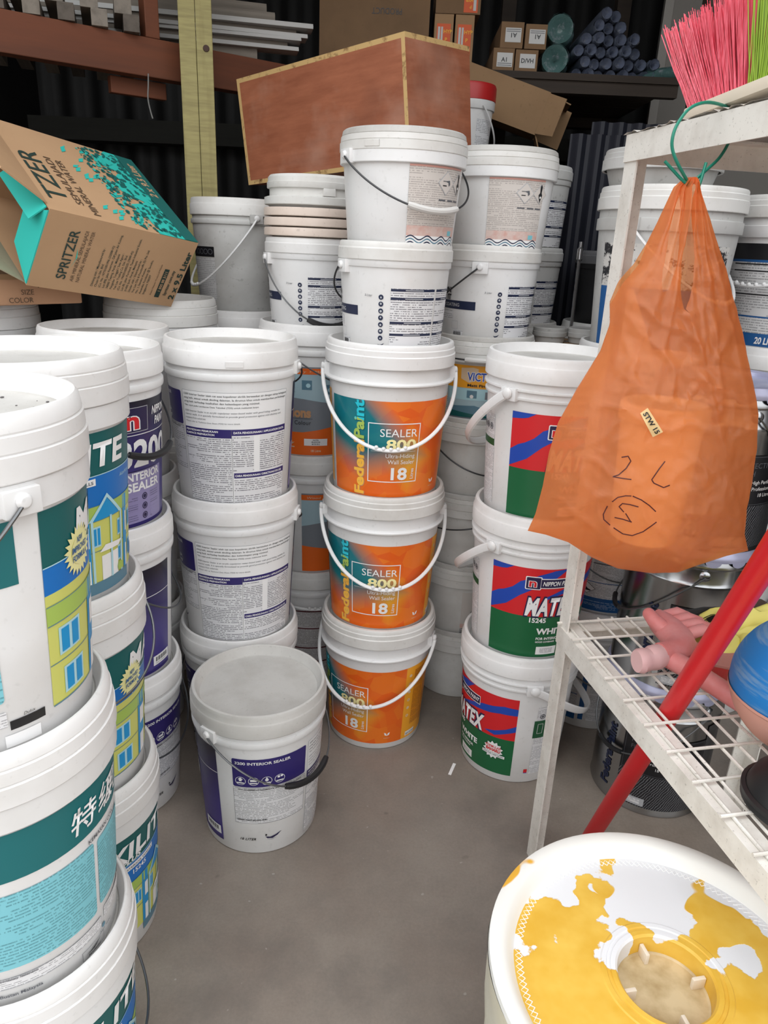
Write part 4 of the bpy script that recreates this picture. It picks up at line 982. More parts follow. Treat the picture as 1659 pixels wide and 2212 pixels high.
for s, th in ((1, 0.0), (0, 0.0)):
    for k in range(9):
        a = R(-7.5 + 15 * k / 8); zz = 0.345 - 0.016 * math.sqrt(max(0, 1 - ((k - 4) / 4.0) ** 2)) if not s else 0.346
        pts.append(((TR + 0.0075) * math.sin(a), -(TR + 0.0075) * math.cos(a), zz))
_lg.add(pts, [(k, k + 1, 10 + k, 9 + k) for k in range(8)])
_lg.v = _lg.v; LUGM = _lg.mesh('lug', LUG)
def tin(x, y, z, label, show, bail_at):
    t = empty('paint_tin', (x, y, z), (0, 0, cam_angle(x, y) - R(show)), label, 'paint tin', 'steel paint tins')
    obj('body', TINB, t); L = obj('lid', TINL, t)
    for k in range(16): obj('lug', LUGM, L, rot=(0, 0, R(22.5 * k + 5)))
    lo = obj('label', DESIGNS['tin']['label'], t); obj('lettering', DESIGNS['tin']['lettering'], lo)['kind'] = 'stuff'
    for s in (0, 180):
        m = MB(); m.lathe([(0, 0), (0.012, 0), (0.012, 0.003), (0.007, 0.006), (0, 0.006)], 14, M=Matrix.Translation((TR - 0.001, 0, 0.304)) @ Matrix.Rotation(R(90), 4, 'Y')); m.build('ear', TIN, t, rot=(0, 0, R(show + bail_at + s)))
    m = MB(); P = [((TR + 0.008) * math.cos(R(q_)), -(TR + 0.012) * math.sin(R(q_)), 0.304 - 0.150 * math.sin(R(q_))) for q_ in range(0, 181, 5)]
    m.tube(P, 0.002, 7); h = m.build('handle', WIRE, t, rot=(0, 0, R(show + bail_at)))
    m = MB(); m.tube(P[15:22], 0.006, 9); m.build('grip', BLACK, h)
T1 = (0.725, 1.585)
tin(*T1, 0, 'lowest steel tin with black label, standing on the floor under the rack shelf', 5, -40)
tin(*T1, TH - 0.006, 'middle steel tin with dark picture print, seen below the orange bag', -14, -75)
tin(*T1, 2 * (TH - 0.006), 'top steel tin with black PROTECTIVE label, right of the orange bag', -34, 120)

# ------------------------------------------------------------------ white steel rack on the right
RACK_O = Vector((0.365, 1.315, 0)); RACK_A = R(12.0)
RM = Matrix.Translation(RACK_O) @ Matrix.Rotation(RACK_A, 4, 'Z')
def rk(x, y, z): return RM @ Vector((x, y, z))
CHIP = dirty('chipped_white_paint', (230, 227, 220), (168, 158, 146), 0.5, 16, 0.55, fine=0.45, bump=0.12)
rack = empty('shelf_rack', RACK_O, (0, 0, RACK_A), 'white painted steel rack with chipped paint and a wire shelf', 'rack')
RW, RD, RT, RL = 0.52, 0.95, 1.487, 0.600
for (cx, cy, sx, sy) in ((0, 0, 1, -1), (RW, 0, -1, -1), (0, -RD, 1, 1), (RW, -RD, -1, 1)):
    m = MB()
    m.box(min(cx, cx + sx * 0.003), max(cx, cx + sx * 0.003), min(cy, cy + sy * 0.038), max(cy, cy + sy * 0.038), 0, RT - 0.002)
    m.box(min(cx + sx * 0.003, cx + sx * 0.038), max(cx + sx * 0.003, cx + sx * 0.038), min(cy, cy + sy * 0.003), max(cy, cy + sy * 0.003), 0, RT - 0.002)
    m.build('post', CHIP, rack, ang=0)
for zt in (RT, RL):
    for x0, x1, y0, y1, side in ((-0.003, 0.0, -RD, 0, 'l'), (RW, RW + 0.003, -RD, 0, 'r'), (0, RW, 0.0, 0.003, 'b'), (0, RW, -RD - 0.003, -RD, 'f')):
        m = MB(); m.box(x0, x1, y0, y1, zt - 0.040, zt)
        if side == 'l': m.box(0, 0.034, -RD, 0, zt - 0.003, zt)
        if side == 'r': m.box(RW - 0.034, RW, -RD, 0, zt - 0.003, zt)
        if side == 'b': m.box(0.034, RW - 0.034, -0.034, 0, zt - 0.003, zt)
        if side == 'f': m.box(0.034, RW - 0.034, -RD, -RD + 0.034, zt - 0.003, zt)
        m.build('beam', CHIP, rack, ang=0)
xs_ = [0.012, 0.040, 0.0875, 0.118, 0.152, 0.190, 0.229, 0.267, 0.302, 0.338, 0.377, 0.415, 0.453, 0.491]
for x in xs_:
    m = MB(); m.tube([(x, -RD, RL + 0.003), (x, 0.006, RL + 0.003)], 0.0026, 6); m.build('shelf_wire', CHIP, rack)
y = -0.010
while y > -RD:
    m = MB(); m.tube([(-0.009, y, RL + 0.0075), (RW + 0.009, y, RL + 0.0075)], 0.0026, 6); m.build('shelf_wire', CHIP, rack); y -= 0.0664
# top sheet with its ragged torn edge
m = MB(); m.box(0.004, RW - 0.004, -RD + 0.004, -0.004, RT, RT + 0.004); m.build('top_sheet', dirty('grubby_top_sheet', (170, 164, 156), (70, 66, 62), 0.7, 12, 0.7), rack, ang=0)
random.seed(9); m = MB(); n = 70
P0 = []; P1 = []
for i in range(n + 1):
    yy = 0.004 - (RD * 0.75) * i / n
    P0.append((0.022 + random.uniform(-0.004, 0.006), yy, RT + 0.0045 + random.uniform(0, 0.001)))
    P1.append((-0.005 + random.uniform(-0.002, 0.003), yy + random.uniform(-0.002, 0.002), RT + 0.0035 + random.uniform(-0.0035, 0.001)))
m.add(P0 + P1, [(i, i + 1, n + 2 + i, n + 1 + i) for i in range(n)]); m.build('torn_edging', plain('torn_white_film', (214, 210, 202), 0.6), rack)

# ------------------------------------------------------------------ brush on top of the rack
bh = empty('push_broom', rk(0.030, -0.145, RT + 0.005), (R(0), R(-4), RACK_A - R(90)), 'upturned push broom with pink and green bristles on the rack top', 'broom')
m = MB(); m.box(-0.012, 0.30, -0.020, 0.024, 0.0, 0.016); m.build('block', plain('ivory_plastic', (226, 214, 196), 0.4), bh, bevel=0.004)
def bristles(name, c0, c1, x0, x1, nx, col, seed):
    random.seed(seed); m = MB()
    for i in range(nx):
        for j in range(5):
            bx = x0 + (x1 - x0) * (i + 0.5) / nx; by = -0.014 + 0.008 * j
            for k in range(11):
                lean = (bx - 0.10) * 0.55 - 0.016 + random.uniform(-0.006, 0.006); ly = (j - 2) * 0.007 + random.uniform(-0.006, 0.006)
                h = 0.118 + random.uniform(-0.010, 0.004); x_ = bx + random.uniform(-0.004, 0.004); y_ = by + random.uniform(-0.003, 0.003)
                m.tube([(x_, y_, 0.014), (x_ + lean * 0.55, y_ + ly * 0.5, 0.014 + h * 0.5), (x_ + lean, y_ + ly, 0.014 + h)], [0.0007, 0.0007, 0.0005], 3, cap=False)
    o = m.build(name, col, bh); o['kind'] = 'stuff'
    return o
k = NT('pink_bristle'); v = k.obj(); mpb = k.add('ShaderNodeMapping'); mpb.inputs['Scale'].default_value = (300, 300, 6); k.link(v, mpb.inputs[0]); oi = k.noise(mpb.outputs[0], 1, 2); k.link(k.mix(k.ramp(oi, 0.35, 0.7), srgb(214, 52, 74), srgb(246, 110, 130)), k.b.inputs['Base Color']); k.b.inputs['Roughness'].default_value = 0.35
bristles('pink_bristles', 0, 0, -0.004, 0.118, 16, k.m, 1)
bristles('green_bristles', 0, 0, 0.122, 0.290, 18, plain('green_bristle', (146, 180, 44), 0.4), 2)

# ------------------------------------------------------------------ orange carrier bag
BY = 1.070
Lp = [(0.379, 1.407), (0.367, 1.395), (0.353, 1.351), (0.342, 1.321), (0.333, 1.296), (0.315, 1.271), (0.305, 1.243), (0.309, 1.214), (0.301, 1.175), (0.274, 1.117), (0.253, 1.067), (0.245, 1.021), (0.242, 0.969), (0.236, 0.923), (0.227, 0.894)]
Rp_ = [(0.394, 1.407), (0.399, 1.396), (0.420, 1.359), (0.438, 1.325), (0.455, 1.296), (0.472, 1.259), (0.496, 1.210), (0.506, 1.184), (0.523, 1.145), (0.541, 1.098), (0.550, 1.049), (0.556, 0.991), (0.556, 0.954), (0.565, 0.908), (0.578, 0.877)]
Bp = [(0.227, 0.893), (0.257, 0.888), (0.295, 0.877), (0.331, 0.853), (0.374, 0.836), (0.427, 0.831), (0.471, 0.834), (0.498, 0.847), (0.539, 0.864), (0.579, 0.877)]
SL = [(1.400, 0.3845, 0.3855), (1.381, 0.3830, 0.3860), (1.352, 0.3825, 0.390), (1.328, 0.382, 0.395), (1.305, 0.381, 0.399), (1.274, 0.3835, 0.399), (1.256, 0.387, 0.397), (1.240, 0.3918, 0.3922)]
def pl(P, t):
    d = [0]
    for a, b in zip(P, P[1:]): d.append(d[-1] + math.dist(a, b))
    q_ = t * d[-1]
    for i in range(len(P) - 1):
        if q_ <= d[i + 1] + 1e-12:
            f_ = (q_ - d[i]) / max(d[i + 1] - d[i], 1e-9); return tuple(a + (b - a) * f_ for a, b in zip(P[i], P[i + 1]))
    return P[-1]
def slit(z):
    if z >= SL[0][0] or z <= SL[-1][0]: return None
    for a, b in zip(SL, SL[1:]):
        if b[0] <= z <= a[0]:
            f_ = (a[0] - z) / (a[0] - b[0]); return a[1] + (b[1] - a[1]) * f_, a[2] + (b[2] - a[2]) * f_
NRW, NCO = 130, 96; MIDC = NCO // 2
CREASE = [((0.386, 1.40), (0.300, 1.02), 0.005, 0.0050), ((0.386, 1.40), (0.345, 0.98), 0.004, 0.0040), ((0.386, 1.40), (0.362, 1.10), 0.003, 0.0035), ((0.390, 1.40), (0.425, 1.17), 0.004, 0.005), ((0.392, 1.40), (0.470, 1.05), 0.005, 0.0045), ((0.392, 1.40), (0.530, 1.05), 0.006, 0.0050),
          ((0.227, 0.893), (0.330, 1.000), 0.006, 0.0060), ((0.227, 0.893), (0.310, 0.935), 0.005, 0.0050), ((0.236, 0.930), (0.300, 1.040), 0.005, 0.004), ((0.578, 0.877), (0.500, 1.000), 0.006, 0.0060), ((0.578, 0.877), (0.460, 0.900), 0.005, 0.0050), ((0.565, 0.908), (0.520, 1.050), 0.005, 0.004),
          ((0.305, 1.243), (0.365, 1.190), 0.005, 0.0060), ((0.305, 1.243), (0.335, 1.160), 0.005, 0.0050), ((0.303, 1.175), (0.350, 1.120), 0.006, 0.005), ((0.424, 1.160), (0.465, 1.070), 0.005, 0.0055), ((0.424, 1.160), (0.395, 1.110), 0.004, 0.005), ((0.392, 1.24), (0.426, 1.165), 0.005, 0.007), ((0.480, 1.25), (0.428, 1.165), 0.005, 0.006), ((0.426, 1.19), (0.500, 1.150), 0.005, 0.004), ((0.550, 1.05), (0.490, 1.020), 0.006, 0.004)]
def creases(x, z, flip):
    tot = 0.0
    for (a, b, w_, amp) in CREASE:
        ax, az, bx, bz = a[0], a[1], b[0], b[1]; dx, dz = bx - ax, bz - az; L2_ = dx * dx + dz * dz
        t = max(0.0, min(1.0, ((x - ax) * dx + (z - az) * dz) / L2_)); px, pz = ax + dx * t, az + dz * t
        wob = 0.004 * noise.noise(Vector((t * 6, amp * 900, 1.0)))
        d_ = math.hypot(x - px, z - pz) + wob
        tot += amp * math.sin(PI * min(1, 0.15 + 0.85 * t) ) ** 0.5 * math.exp(-(d_ / w_) ** 2)
    return tot
def bag_sheet(sign):
    rows = []
    for i in range(NRW + 1):
        t = i / NRW; l = pl(Lp, t); r = pl(Rp_, t); row = []
        zm = (l[1] + r[1]) / 2; s_ = slit(zm) if (sign < 0 or zm > 1.262) else None
        dep = (0.010 + 0.020 * min(1, t / 0.12)) if t < 0.12 else 0.030 + 0.052 * min(1, (t - 0.12) / 0.45)
        if t > 0.80: dep *= math.cos((t - 0.80) / 0.20 * PI / 2) ** 0.6
        dep = max(dep, 0.0006)
        if sign > 0: dep *= 0.85
        for j in range(NCO + 2):                    # one doubled column for the opening
            if s_ is None: u = (j if j <= MIDC else j - 1) / NCO; x = l[0] + (r[0] - l[0]) * u
            elif j <= MIDC: x = l[0] + (s_[0] - l[0]) * j / MIDC; u = (x - l[0]) / (r[0] - l[0])
            else: x = s_[1] + (r[0] - s_[1]) * (j - MIDC - 1) / MIDC; u = (x - l[0]) / (r[0] - l[0])
            z = l[1] + (r[1] - l[1]) * u
            b = pl(Bp, u); bs = t ** 5; z += (b[1] - (Bp[0][1] + (Bp[-1][1] - Bp[0][1]) * u)) * bs
            prof = max(0.0, 1 - (2 * u - 1) ** 2) ** 0.55
            yy = dep * prof
            env = prof * (1 if t < 0.9 else (1 - t) * 10)
            pl_amp = 0.0050 * max(0, 1 - t / 0.42) + 0.0022 * math.exp(-((u - 0.42) / 0.16) ** 2) * max(0, 1 - t / 0.75)
            yy += env * pl_amp * math.sin(u * 44 + 3 * sign + 2.0 * noise.noise(Vector((u * 3, t * 2, sign))))
            nv = noise.noise(Vector((x * 16 + 5 * sign, z * 9, 3.1))) + 0.55 * noise.noise(Vector((x * 42, z * 30 + 4 * sign, 7.7)))
            cr = 1 - abs(noise.noise(Vector((x * 20 + z * 14, z * 16 - x * 8, 1.3 * sign)))) * 3.0
            yy += env * min(1, t * 3) * (0.0045 * nv + 0.0055 * max(0, cr) ** 1.6 + 0.0022 * max(0, 1 - 4 * abs(noise.noise(Vector((x * 34 - z * 22, z * 40 + x * 12, 9.1 * sign))))))
            yy += env * creases(x, z, sign)
            if 0.17 < t < 0.34 and u < 0.28: yy += 0.012 * math.sin((t - 0.17) / 0.17 * PI) * (0.28 - u) / 0.28     # the pinched shoulder
            if s_ is not None:                        # lips of the mouth roll inwards
                dd = min(abs(x - s_[0]), abs(x - s_[1])); yy -= 0.010 * max(0, 1 - dd / 0.02) * min(1, (1.40 - zm) / 0.08)
            row.append((x, BY + sign * max(yy, -0.002), z))
        rows.append((row, s_ is not None))
    return rows
m = MB(); V = []; FS = []
for sign in (-1, 1):
    rows = bag_sheet(sign); base = len(V); W = NCO + 2
    for row, _ in rows: V += row
    for i in range(NRW):
        for j in range(W - 1):
            if j == MIDC and (rows[i][1] or rows[i + 1][1]): continue
            if j == MIDC: 
                continue
            FS.append((base + i * W + j, base + i * W + j + 1, base + (i + 1) * W + j + 1, base + (i + 1) * W + j))
        if not (rows[i][1] or rows[i + 1][1]):
            FS.append((base + i * W + MIDC, base + i * W + MIDC + 1, base + (i + 1) * W + MIDC + 1, base + (i + 1) * W + MIDC))
m.add(V, FS)
k = NT('thin_orange_film')
k.b.inputs['Base Color'].default_value = srgb(252, 172, 120); k.b.inputs['Coat Weight'].default_value = 0.7; k.b.inputs['Coat Roughness'].default_value = 0.18; k.b.inputs['Roughness'].default_value = 0.34; k.b.inputs['Specular IOR Level'].default_value = 0.55
tl = k.add('ShaderNodeBsdfTranslucent'); tl.inputs[0].default_value = srgb(255, 180, 106)
tp = k.add('ShaderNodeBsdfTransparent'); tp.inputs[0].default_value = srgb(255, 208, 168)
m1 = k.add('ShaderNodeMixShader'); m1.inputs[0].default_value = 0.62; k.link(k.b.outputs[0], m1.inputs[1]); k.link(tl.outputs[0], m1.inputs[2])
m2 = k.add('ShaderNodeMixShader'); m2.inputs[0].default_value = 0.40; k.link(m1.outputs[0], m2.inputs[1]); k.link(tp.outputs[0], m2.inputs[2])
k.link(m2.outputs[0], k.out.inputs[0]); k.bump(k.noise(k.obj(), 48, 5, 0.65), 0.35, 0.004)
FILM = k.m
bag = empty('carrier_bag', (0.40, BY, 0.831), (0, 0, 0), 'orange plastic carrier bag hanging from a green wire on the rack', 'bag')
def world_child(o, p):                                # parts modelled in place
    o.matrix_parent_inverse = Matrix.Translation(-Vector(p.location)); return o
film = world_child(m.build('film', FILM, bag, ang=60), bag)
bvh = BVHTree.FromPolygons([Vector(p) for p in m.v], m.f)
def on_bag(x, z, off=0.0008):
    # pixel rays were taken at y = 1.0: slide along the sight line until the film is hit
    d = Vector((x, 1.0, z)) - Vector((0, 0, CAM_H)); h = bvh.ray_cast(Vector((0, 0, CAM_H)), d.normalized())
    return (h[0] - d.normalized() * off) if h[0] else Vector((x, 1.0, z))
mk = MB()
ST = dict(two=[(0.332, 1.039), (0.341, 1.041), (0.346, 1.034), (0.341, 1.023), (0.332, 1.013), (0.324, 1.010), (0.339, 1.008), (0.351, 1.007)], L=[(0.394, 1.036), (0.388, 1.025), (0.380, 1.008), (0.384, 1.003), (0.399, 0.997), (0.407, 1.001)],
          c1=[(0.329, 0.972), (0.336, 0.979), (0.347, 0.982), (0.355, 0.982)], c2=[(0.357, 0.982), (0.370, 0.977), (0.383, 0.969), (0.394, 0.960)], c3=[(0.323, 0.965), (0.319, 0.952), (0.321, 0.944), (0.331, 0.936)],
          c4=[(0.337, 0.932), (0.352, 0.923), (0.366, 0.921), (0.381, 0.928), (0.392, 0.938), (0.398, 0.944)], s1=[(0.368, 0.966), (0.355, 0.969), (0.344, 0.970), (0.340, 0.965), (0.348, 0.957)], s2=[(0.351, 0.955), (0.360, 0.943), (0.362, 0.942), (0.348, 0.946), (0.336, 0.948)])
for P in ST.values():
    pp = []
    for a, b in zip(P, P[1:]): pp += [on_bag(a[0] + (b[0] - a[0]) * s_ / 4, a[1] + (b[1] - a[1]) * s_ / 4) for s_ in range(4)]
    pp.append(on_bag(*P[-1])); mk.tube(pp, 0.00085, 5)
o = world_child(mk.build('marker_writing', plain('marker_ink', (70, 24, 30), 0.5), bag), bag); o['kind'] = 'stuff'
T4 = [(0.348, 1.103), (0.357, 1.111), (0.384, 1.078), (0.371, 1.070)]
mt = MB(); g_ = 6; vs = []
for i in range(g_ + 1):
    for j in range(3):
        a = [T4[0][q_] + (T4[3][q_] - T4[0][q_]) * i / g_ for q_ in (0, 1)]; b = [T4[1][q_] + (T4[2][q_] - T4[1][q_]) * i / g_ for q_ in (0, 1)]
        vs.append(on_bag(a[0] + (b[0] - a[0]) * j / 2, a[1] + (b[1] - a[1]) * j / 2, 0.0030))
mt.add(vs, [(i * 3 + j, i * 3 + j + 1, i * 3 + j + 4, i * 3 + j + 3) for i in range(g_) for j in range(2)])
tape = world_child(mt.build('tape_label', plain('masking_tape', (222, 190, 136), 0.7), bag), bag)
tv, tf = text2d('STW 15', 0.0085, 0.03, 0.1, 1.0, 'LEFT'); w = max(v[0] for v in tv); mt = MB(); vs = []
A0 = Vector((T4[1][0], T4[1][1])); ud = (Vector((T4[2][0], T4[2][1])) - A0); vd = (Vector((T4[0][0], T4[0][1])) - A0)
for (x_, y_) in tv:
    a = x_ / w * 0.86 + 0.07; b = 0.80 - y_ / 0.0085 * 0.55
    P2 = A0 + ud * a + vd * b; vs.append(on_bag(P2.x, P2.y, 0.0046))
mt.add(vs, tf); o = mt.build('lettering', plain('print_black', (24, 24, 28)), tape); o['kind'] = 'stuff'
# what the bag holds
tub = empty('paint_pot', (0.405, BY - 0.006, 0.895), (0, 0, 0), 'white lidded pot showing faintly inside the orange bag', 'pot')
m = MB(); m.lathe([(0, 0), (0.046, 0), (0.050, 0.003), (0.060, 0.190), (0, 0.190)], 40); m.build('body', WHITE, tub)
m = MB(); m.lathe([(0.058, 0.186), (0.0635, 0.186), (0.064, 0.189), (0.064, 0.208), (0.060, 0.212), (0.054, 0.211), (0.052, 0.204), (0, 0.204)], 40); m.build('lid', WHITE_LID, tub)
# green wire
GW = plain('green_pvc_wire', (24, 128, 106), 0.35)
wl = empty('tie_wire', (0.382, 1.06, 1.407), (0, 0, 0), 'green plastic coated wire looped over the rack beam, holding the orange bag', 'wire')
ring = [(0.386, 1.066, 1.398), (0.361, 1.050, 1.420), (0.349, 1.047, 1.438), (0.347, 1.046, 1.454), (0.353, 1.050, 1.470), (0.366, 1.056, 1.486), (0.386, 1.064, 1.4945), (0.412, 1.080, 1.496), (0.436, 1.105, 1.4940), (0.450, 1.115, 1.478), (0.447, 1.115, 1.458), (0.432, 1.10, 1.436), (0.410, 1.082, 1.418), (0.391, 1.072, 1.402)]
def smooth(P, n=5):
    P = [Vector(p) for p in P]; out = []
    for i in range(len(P) - 1):
        p0, p1, p2, p3 = P[max(i - 1, 0)], P[i], P[i + 1], P[min(i + 2, len(P) - 1)]
        for k_ in range(n):
            t = k_ / n; out.append(0.5 * ((2 * p1) + (p2 - p0) * t + (2 * p0 - 5 * p1 + 4 * p2 - p3) * t * t + (3 * p1 - p0 - 3 * p2 + p3) * t ** 3))
    return out + [P[-1]]
m = MB(); m.tube(smooth(ring), 0.0021, 8); world_child(m.build('loop', GW, wl), wl)
for P in ([(0.345, 1.056, 1.424), (0.368, 1.058, 1.406), (0.384, 1.062, 1.396)], [(0.404, 1.070, 1.426), (0.400, 1.066, 1.406), (0.396, 1.062, 1.390)]):
    m = MB(); m.tube(P, 0.0021, 8); world_child(m.build('wire_end', GW, wl), wl)

# ------------------------------------------------------------------ big tub with yellow paint, bottom right
tubp = Vector((0.405, 0.705, 0)); TZ = 0.425
big = empty('large_tub', tubp, (0, 0, 0), 'large white upturned tub with dried yellow paint across its sunken top', 'tub')
k = NT('yellow_spill_on_white'); v = k.obj(); sp = k.add('ShaderNodeSeparateXYZ'); k.link(v, sp.inputs[0])
rot_ = k.math('SUBTRACT', k.math('MULTIPLY', sp.outputs[1], -6.0), k.math('MULTIPLY', sp.outputs[0], 1.2))
n1 = k.noise(v, 7.5, 3, 0.5); n2 = k.noise(v, 40, 4, 0.6)
t_ = k.math('ADD', k.math('ADD', rot_, k.math('MULTIPLY', k.math('SUBTRACT', n1, 0.5), 5.2)), k.math('MULTIPLY', k.math('SUBTRACT', n2, 0.5), 0.5))
mask = k.ramp(k.math('ADD', t_, 0.50), 0.02, 0.05)
drop = k.ramp(k.noise(v, 16, 1, 0.3), 0.66, 0.67); mask2 = k.math('MAXIMUM', mask, drop)
yl = k.mix(k.ramp(k.noise(v, 20, 3), 0.35, 0.7), srgb(216, 168, 54), srgb(230, 190, 84))
k.link(k.mix(mask2, srgb(226, 227, 230), yl), k.b.inputs['Base Color']); k.link(k.ramp(mask2, 0, 1, (0.35, 0.35, 0.35, 1), (0.45, 0.45, 0.45, 1)), k.b.inputs['Roughness'])
k.bump(k.math('ADD', k.math('MULTIPLY', mask2, 1.0), k.math('MULTIPLY', n2, 0.3)), 0.35, 0.0015); SPILL = k.m
k = NT('splashed_white_rim'); v = k.obj(); d_ = k.ramp(k.noise(v, 11, 2, 0.5), 0.665, 0.68)
k.link(k.mix(d_, srgb(232, 231, 226), srgb(226, 172, 60)), k.b.inputs['Base Color']); k.b.inputs['Roughness'].default_value = 0.35; RIMM = k.m
RO = 0.240
m = MB(); m.lathe([(RO - 0.006, TZ - 0.018), (RO - 0.002, TZ - 0.010), (RO - 0.003, TZ - 0.002), (RO - 0.009, TZ), (RO - 0.020, TZ - 0.001), (RO - 0.027, TZ - 0.005), (RO - 0.034, TZ - 0.016), (RO - 0.038, TZ - 0.022)], 96); m.build('rim', RIMM, big)
m = MB(); m.lathe([(RO - 0.038, TZ - 0.022), (RO - 0.050, TZ - 0.023), (0.16, TZ - 0.0225), (0.086, TZ - 0.022), (0.084, TZ - 0.0205), (0.078, TZ - 0.0205), (0.077, TZ - 0.022), (0.073, TZ - 0.022), (0.072, TZ - 0.0200), (0.066, TZ - 0.0200), (0.063, TZ - 0.023), (0.061, TZ - 0.048)], 96); m.build('sunken_top', SPILL, big)
k = NT('tan_cup_floor'); v = k.obj(); k.link(k.mix(k.ramp(k.noise(v, 18, 4), 0.4, 0.62), srgb(206, 186, 148), srgb(170, 146, 104)), k.b.inputs['Base Color']); k.b.inputs['Roughness'].default_value = 0.5
m = MB(); m.lathe([(0.061, TZ - 0.048), (0.058, TZ - 0.050), (0, TZ - 0.050)], 48); m.build('centre_cup', k.m, big)
for a in (0, 90, 180, 270):
    m = MB(); m.box(-0.0028, 0.0028, 0.042, 0.061, TZ - 0.050, TZ - 0.032); m.build('cup_rib', plain('ivory_plastic', (226, 214, 196)), big, bevel=0.001, rot=(0, 0, R(a + 12)))
m = MB()                                               # knurled ring near the edge
nk = 150
for i in range(nk):
    for s in (-1, 1):
        a0 = 2 * PI * i / nk; a1 = a0 + s * 2 * PI / nk
        m.tube([(0.190 * math.cos(a0), 0.190 * math.sin(a0), TZ - 0.0226), (0.200 * math.cos(a1), 0.200 * math.sin(a1), TZ - 0.0226)], 0.0006, 4)
m.build('knurled_ring', plain('print_white', (238, 238, 238)), big)['kind'] = 'stuff'
m = MB(); nseg = 96; rowsz = [0.0, 0.05, 0.12, 0.2, 0.28, 0.34, 0.38, TZ - 0.012]; V = []
for zi, z in enumerate(rowsz):
    for i in range(nseg):
        a = 2 * PI * i / nseg; f_ = z / TZ
        r = 0.205 + 0.0345 * f_ + (0.010 * noise.noise(Vector((math.cos(a) * 2.2, math.sin(a) * 2.2, z * 5))) + 0.005 * noise.noise(Vector((math.cos(a) * 7, math.sin(a) * 7, z * 12)))) * math.sin(PI * min(1, f_ * 1.0)) ** 0.5
        V.append((r * math.cos(a), r * math.sin(a), z))
m.add(V, [(zi * nseg + i, zi * nseg + (i + 1) % nseg, (zi + 1) * nseg + (i + 1) % nseg, (zi + 1) * nseg + i) for zi in range(len(rowsz) - 1) for i in range(nseg)])
m.add([(0, 0, 0)] + V[:nseg], [(0, 1 + (i + 1) % nseg, 1 + i) for i in range(nseg)])
m.build('film_wrapped_side', dirty('creamy_wrap', (226, 222, 204), (206, 196, 160), 0.5, 8, 0.35, bump=0.2), big, ang=50)

# ------------------------------------------------------------------ things on the wire shelf
SZ = RL + 0.0105
RED = plain('red_plastic', (206, 28, 36), 0.35)
pole = empty('broom_pole', (0.495, 1.318, 0.0), (0, 0, 0), 'thick red plastic pole leaning through the wire shelf', 'pole')
a = Vector((0.495, 1.318, 0.020)); b = Vector((0.489, 1.028, 0.600)); d = (b - a)
m = MB(); m.tube([a + d * t for t in (0, 0.02, 0.5, 1.0, 1.5, 1.75)], [0.015, 0.0175, 0.0175, 0.0175, 0.0175, 0.0175], 20); world_child(m.build('tube', RED, pole), pole)
m = MB(); m.tube([a - d * 0.005, a + d * 0.04], 0.0186, 20); world_child(m.build('end_cap', RED, pole), pole)
PINK = dirty('pink_rubber', (216, 128, 126), (226, 168, 168), 0.7, 18, 0.45, fine=0.15)
hand = empty('rubber_hand', rk(0.13, -0.19, SZ), (0, 0, RACK_A), 'pink rubber hand with ringed white neck lying on the wire shelf', 'toy'); hand.scale = (1.15, 1.15, 1.15)
def cap_tube(m, P, r):                                 # rounded end
    P = [Vector(p) for p in P]; r = list(r); d = (P[-1] - P[-2]).normalized(); rl = r[-1]
    for q_ in (0.5, 0.85, 0.98): P.append(P[len(r) - 1] + d * rl * q_) if False else None
    base = P[-1]
    ext = [(base + d * rl * s_, rl * math.sqrt(max(0.0, 1 - s_ * s_))) for s_ in (0.4, 0.7, 0.9, 0.99)]
    m.tube(P + [e_[0] for e_ in ext], r + [max(e_[1], 0.0004) for e_ in ext], 14)
m = MB()
m.tube([(-0.030, -0.012, 0.028), (0.0, -0.006, 0.028), (0.020, 0.010, 0.029), (0.026, 0.034, 0.030), (0.028, 0.060, 0.030), (0.030, 0.084, 0.028), (0.031, 0.096, 0.026)], [0.018, 0.021, 0.025, 0.027, 0.026, 0.022, 0.012], 18, rz=0.020)
m.tube([(-0.015, -0.016, 0.024), (0.008, -0.060, 0.020), (0.030, -0.120, 0.016), (0.048, -0.165, 0.014)], [0.016, 0.0155, 0.015, 0.014], 14)
cap_tube(m, [(0.016, 0.050, 0.034), (0.004, 0.066, 0.042), (0.004, 0.084, 0.046)], [0.014, 0.012, 0.0105])
for i in range(4):
    y0 = 0.092 - 0.0195 * i; x0 = 0.036 + 0.004 * i; ln = (0.050, 0.058, 0.056, 0.046)[i]
    cap_tube(m, [(x0 - 0.012, y0, 0.028), (x0 + 0.006, y0, 0.036), (x0 + ln * 0.5, y0 - 0.001, 0.041), (x0 + ln * 0.85, y0 - 0.003, 0.034), (x0 + ln, y0 - 0.004, 0.024)], [0.0105, 0.0104, 0.0102, 0.0094, 0.0084])
m.build('hand', PINK, hand, ang=50)
m = MB(); m.tube([(-0.072, -0.018, 0.024), (-0.066, -0.018, 0.024), (-0.058, -0.0165, 0.025), (-0.050, -0.016, 0.025), (-0.044, -0.015, 0.026), (-0.036, -0.014, 0.027), (-0.026, -0.012, 0.028)], [0.017, 0.0195, 0.0185, 0.0175, 0.0195, 0.0195, 0.0175], 18); m.build('neck', plain('pale_pink_rubber', (222, 180, 180), 0.45), hand)
rb = empty('red_box', rk(0.215, -0.225, SZ), (0, 0, RACK_A - R(32)), 'small flat red box beside the pink rubber hand', 'box')
m = MB(); m.box(-0.060, 0.060, -0.034, 0.034, 0, 0.028); m.build('body', dirty('dusty_red_card', (190, 40, 44), (170, 110, 100), 0.5, 20, 0.6), rb, bevel=0.001, ang=0)
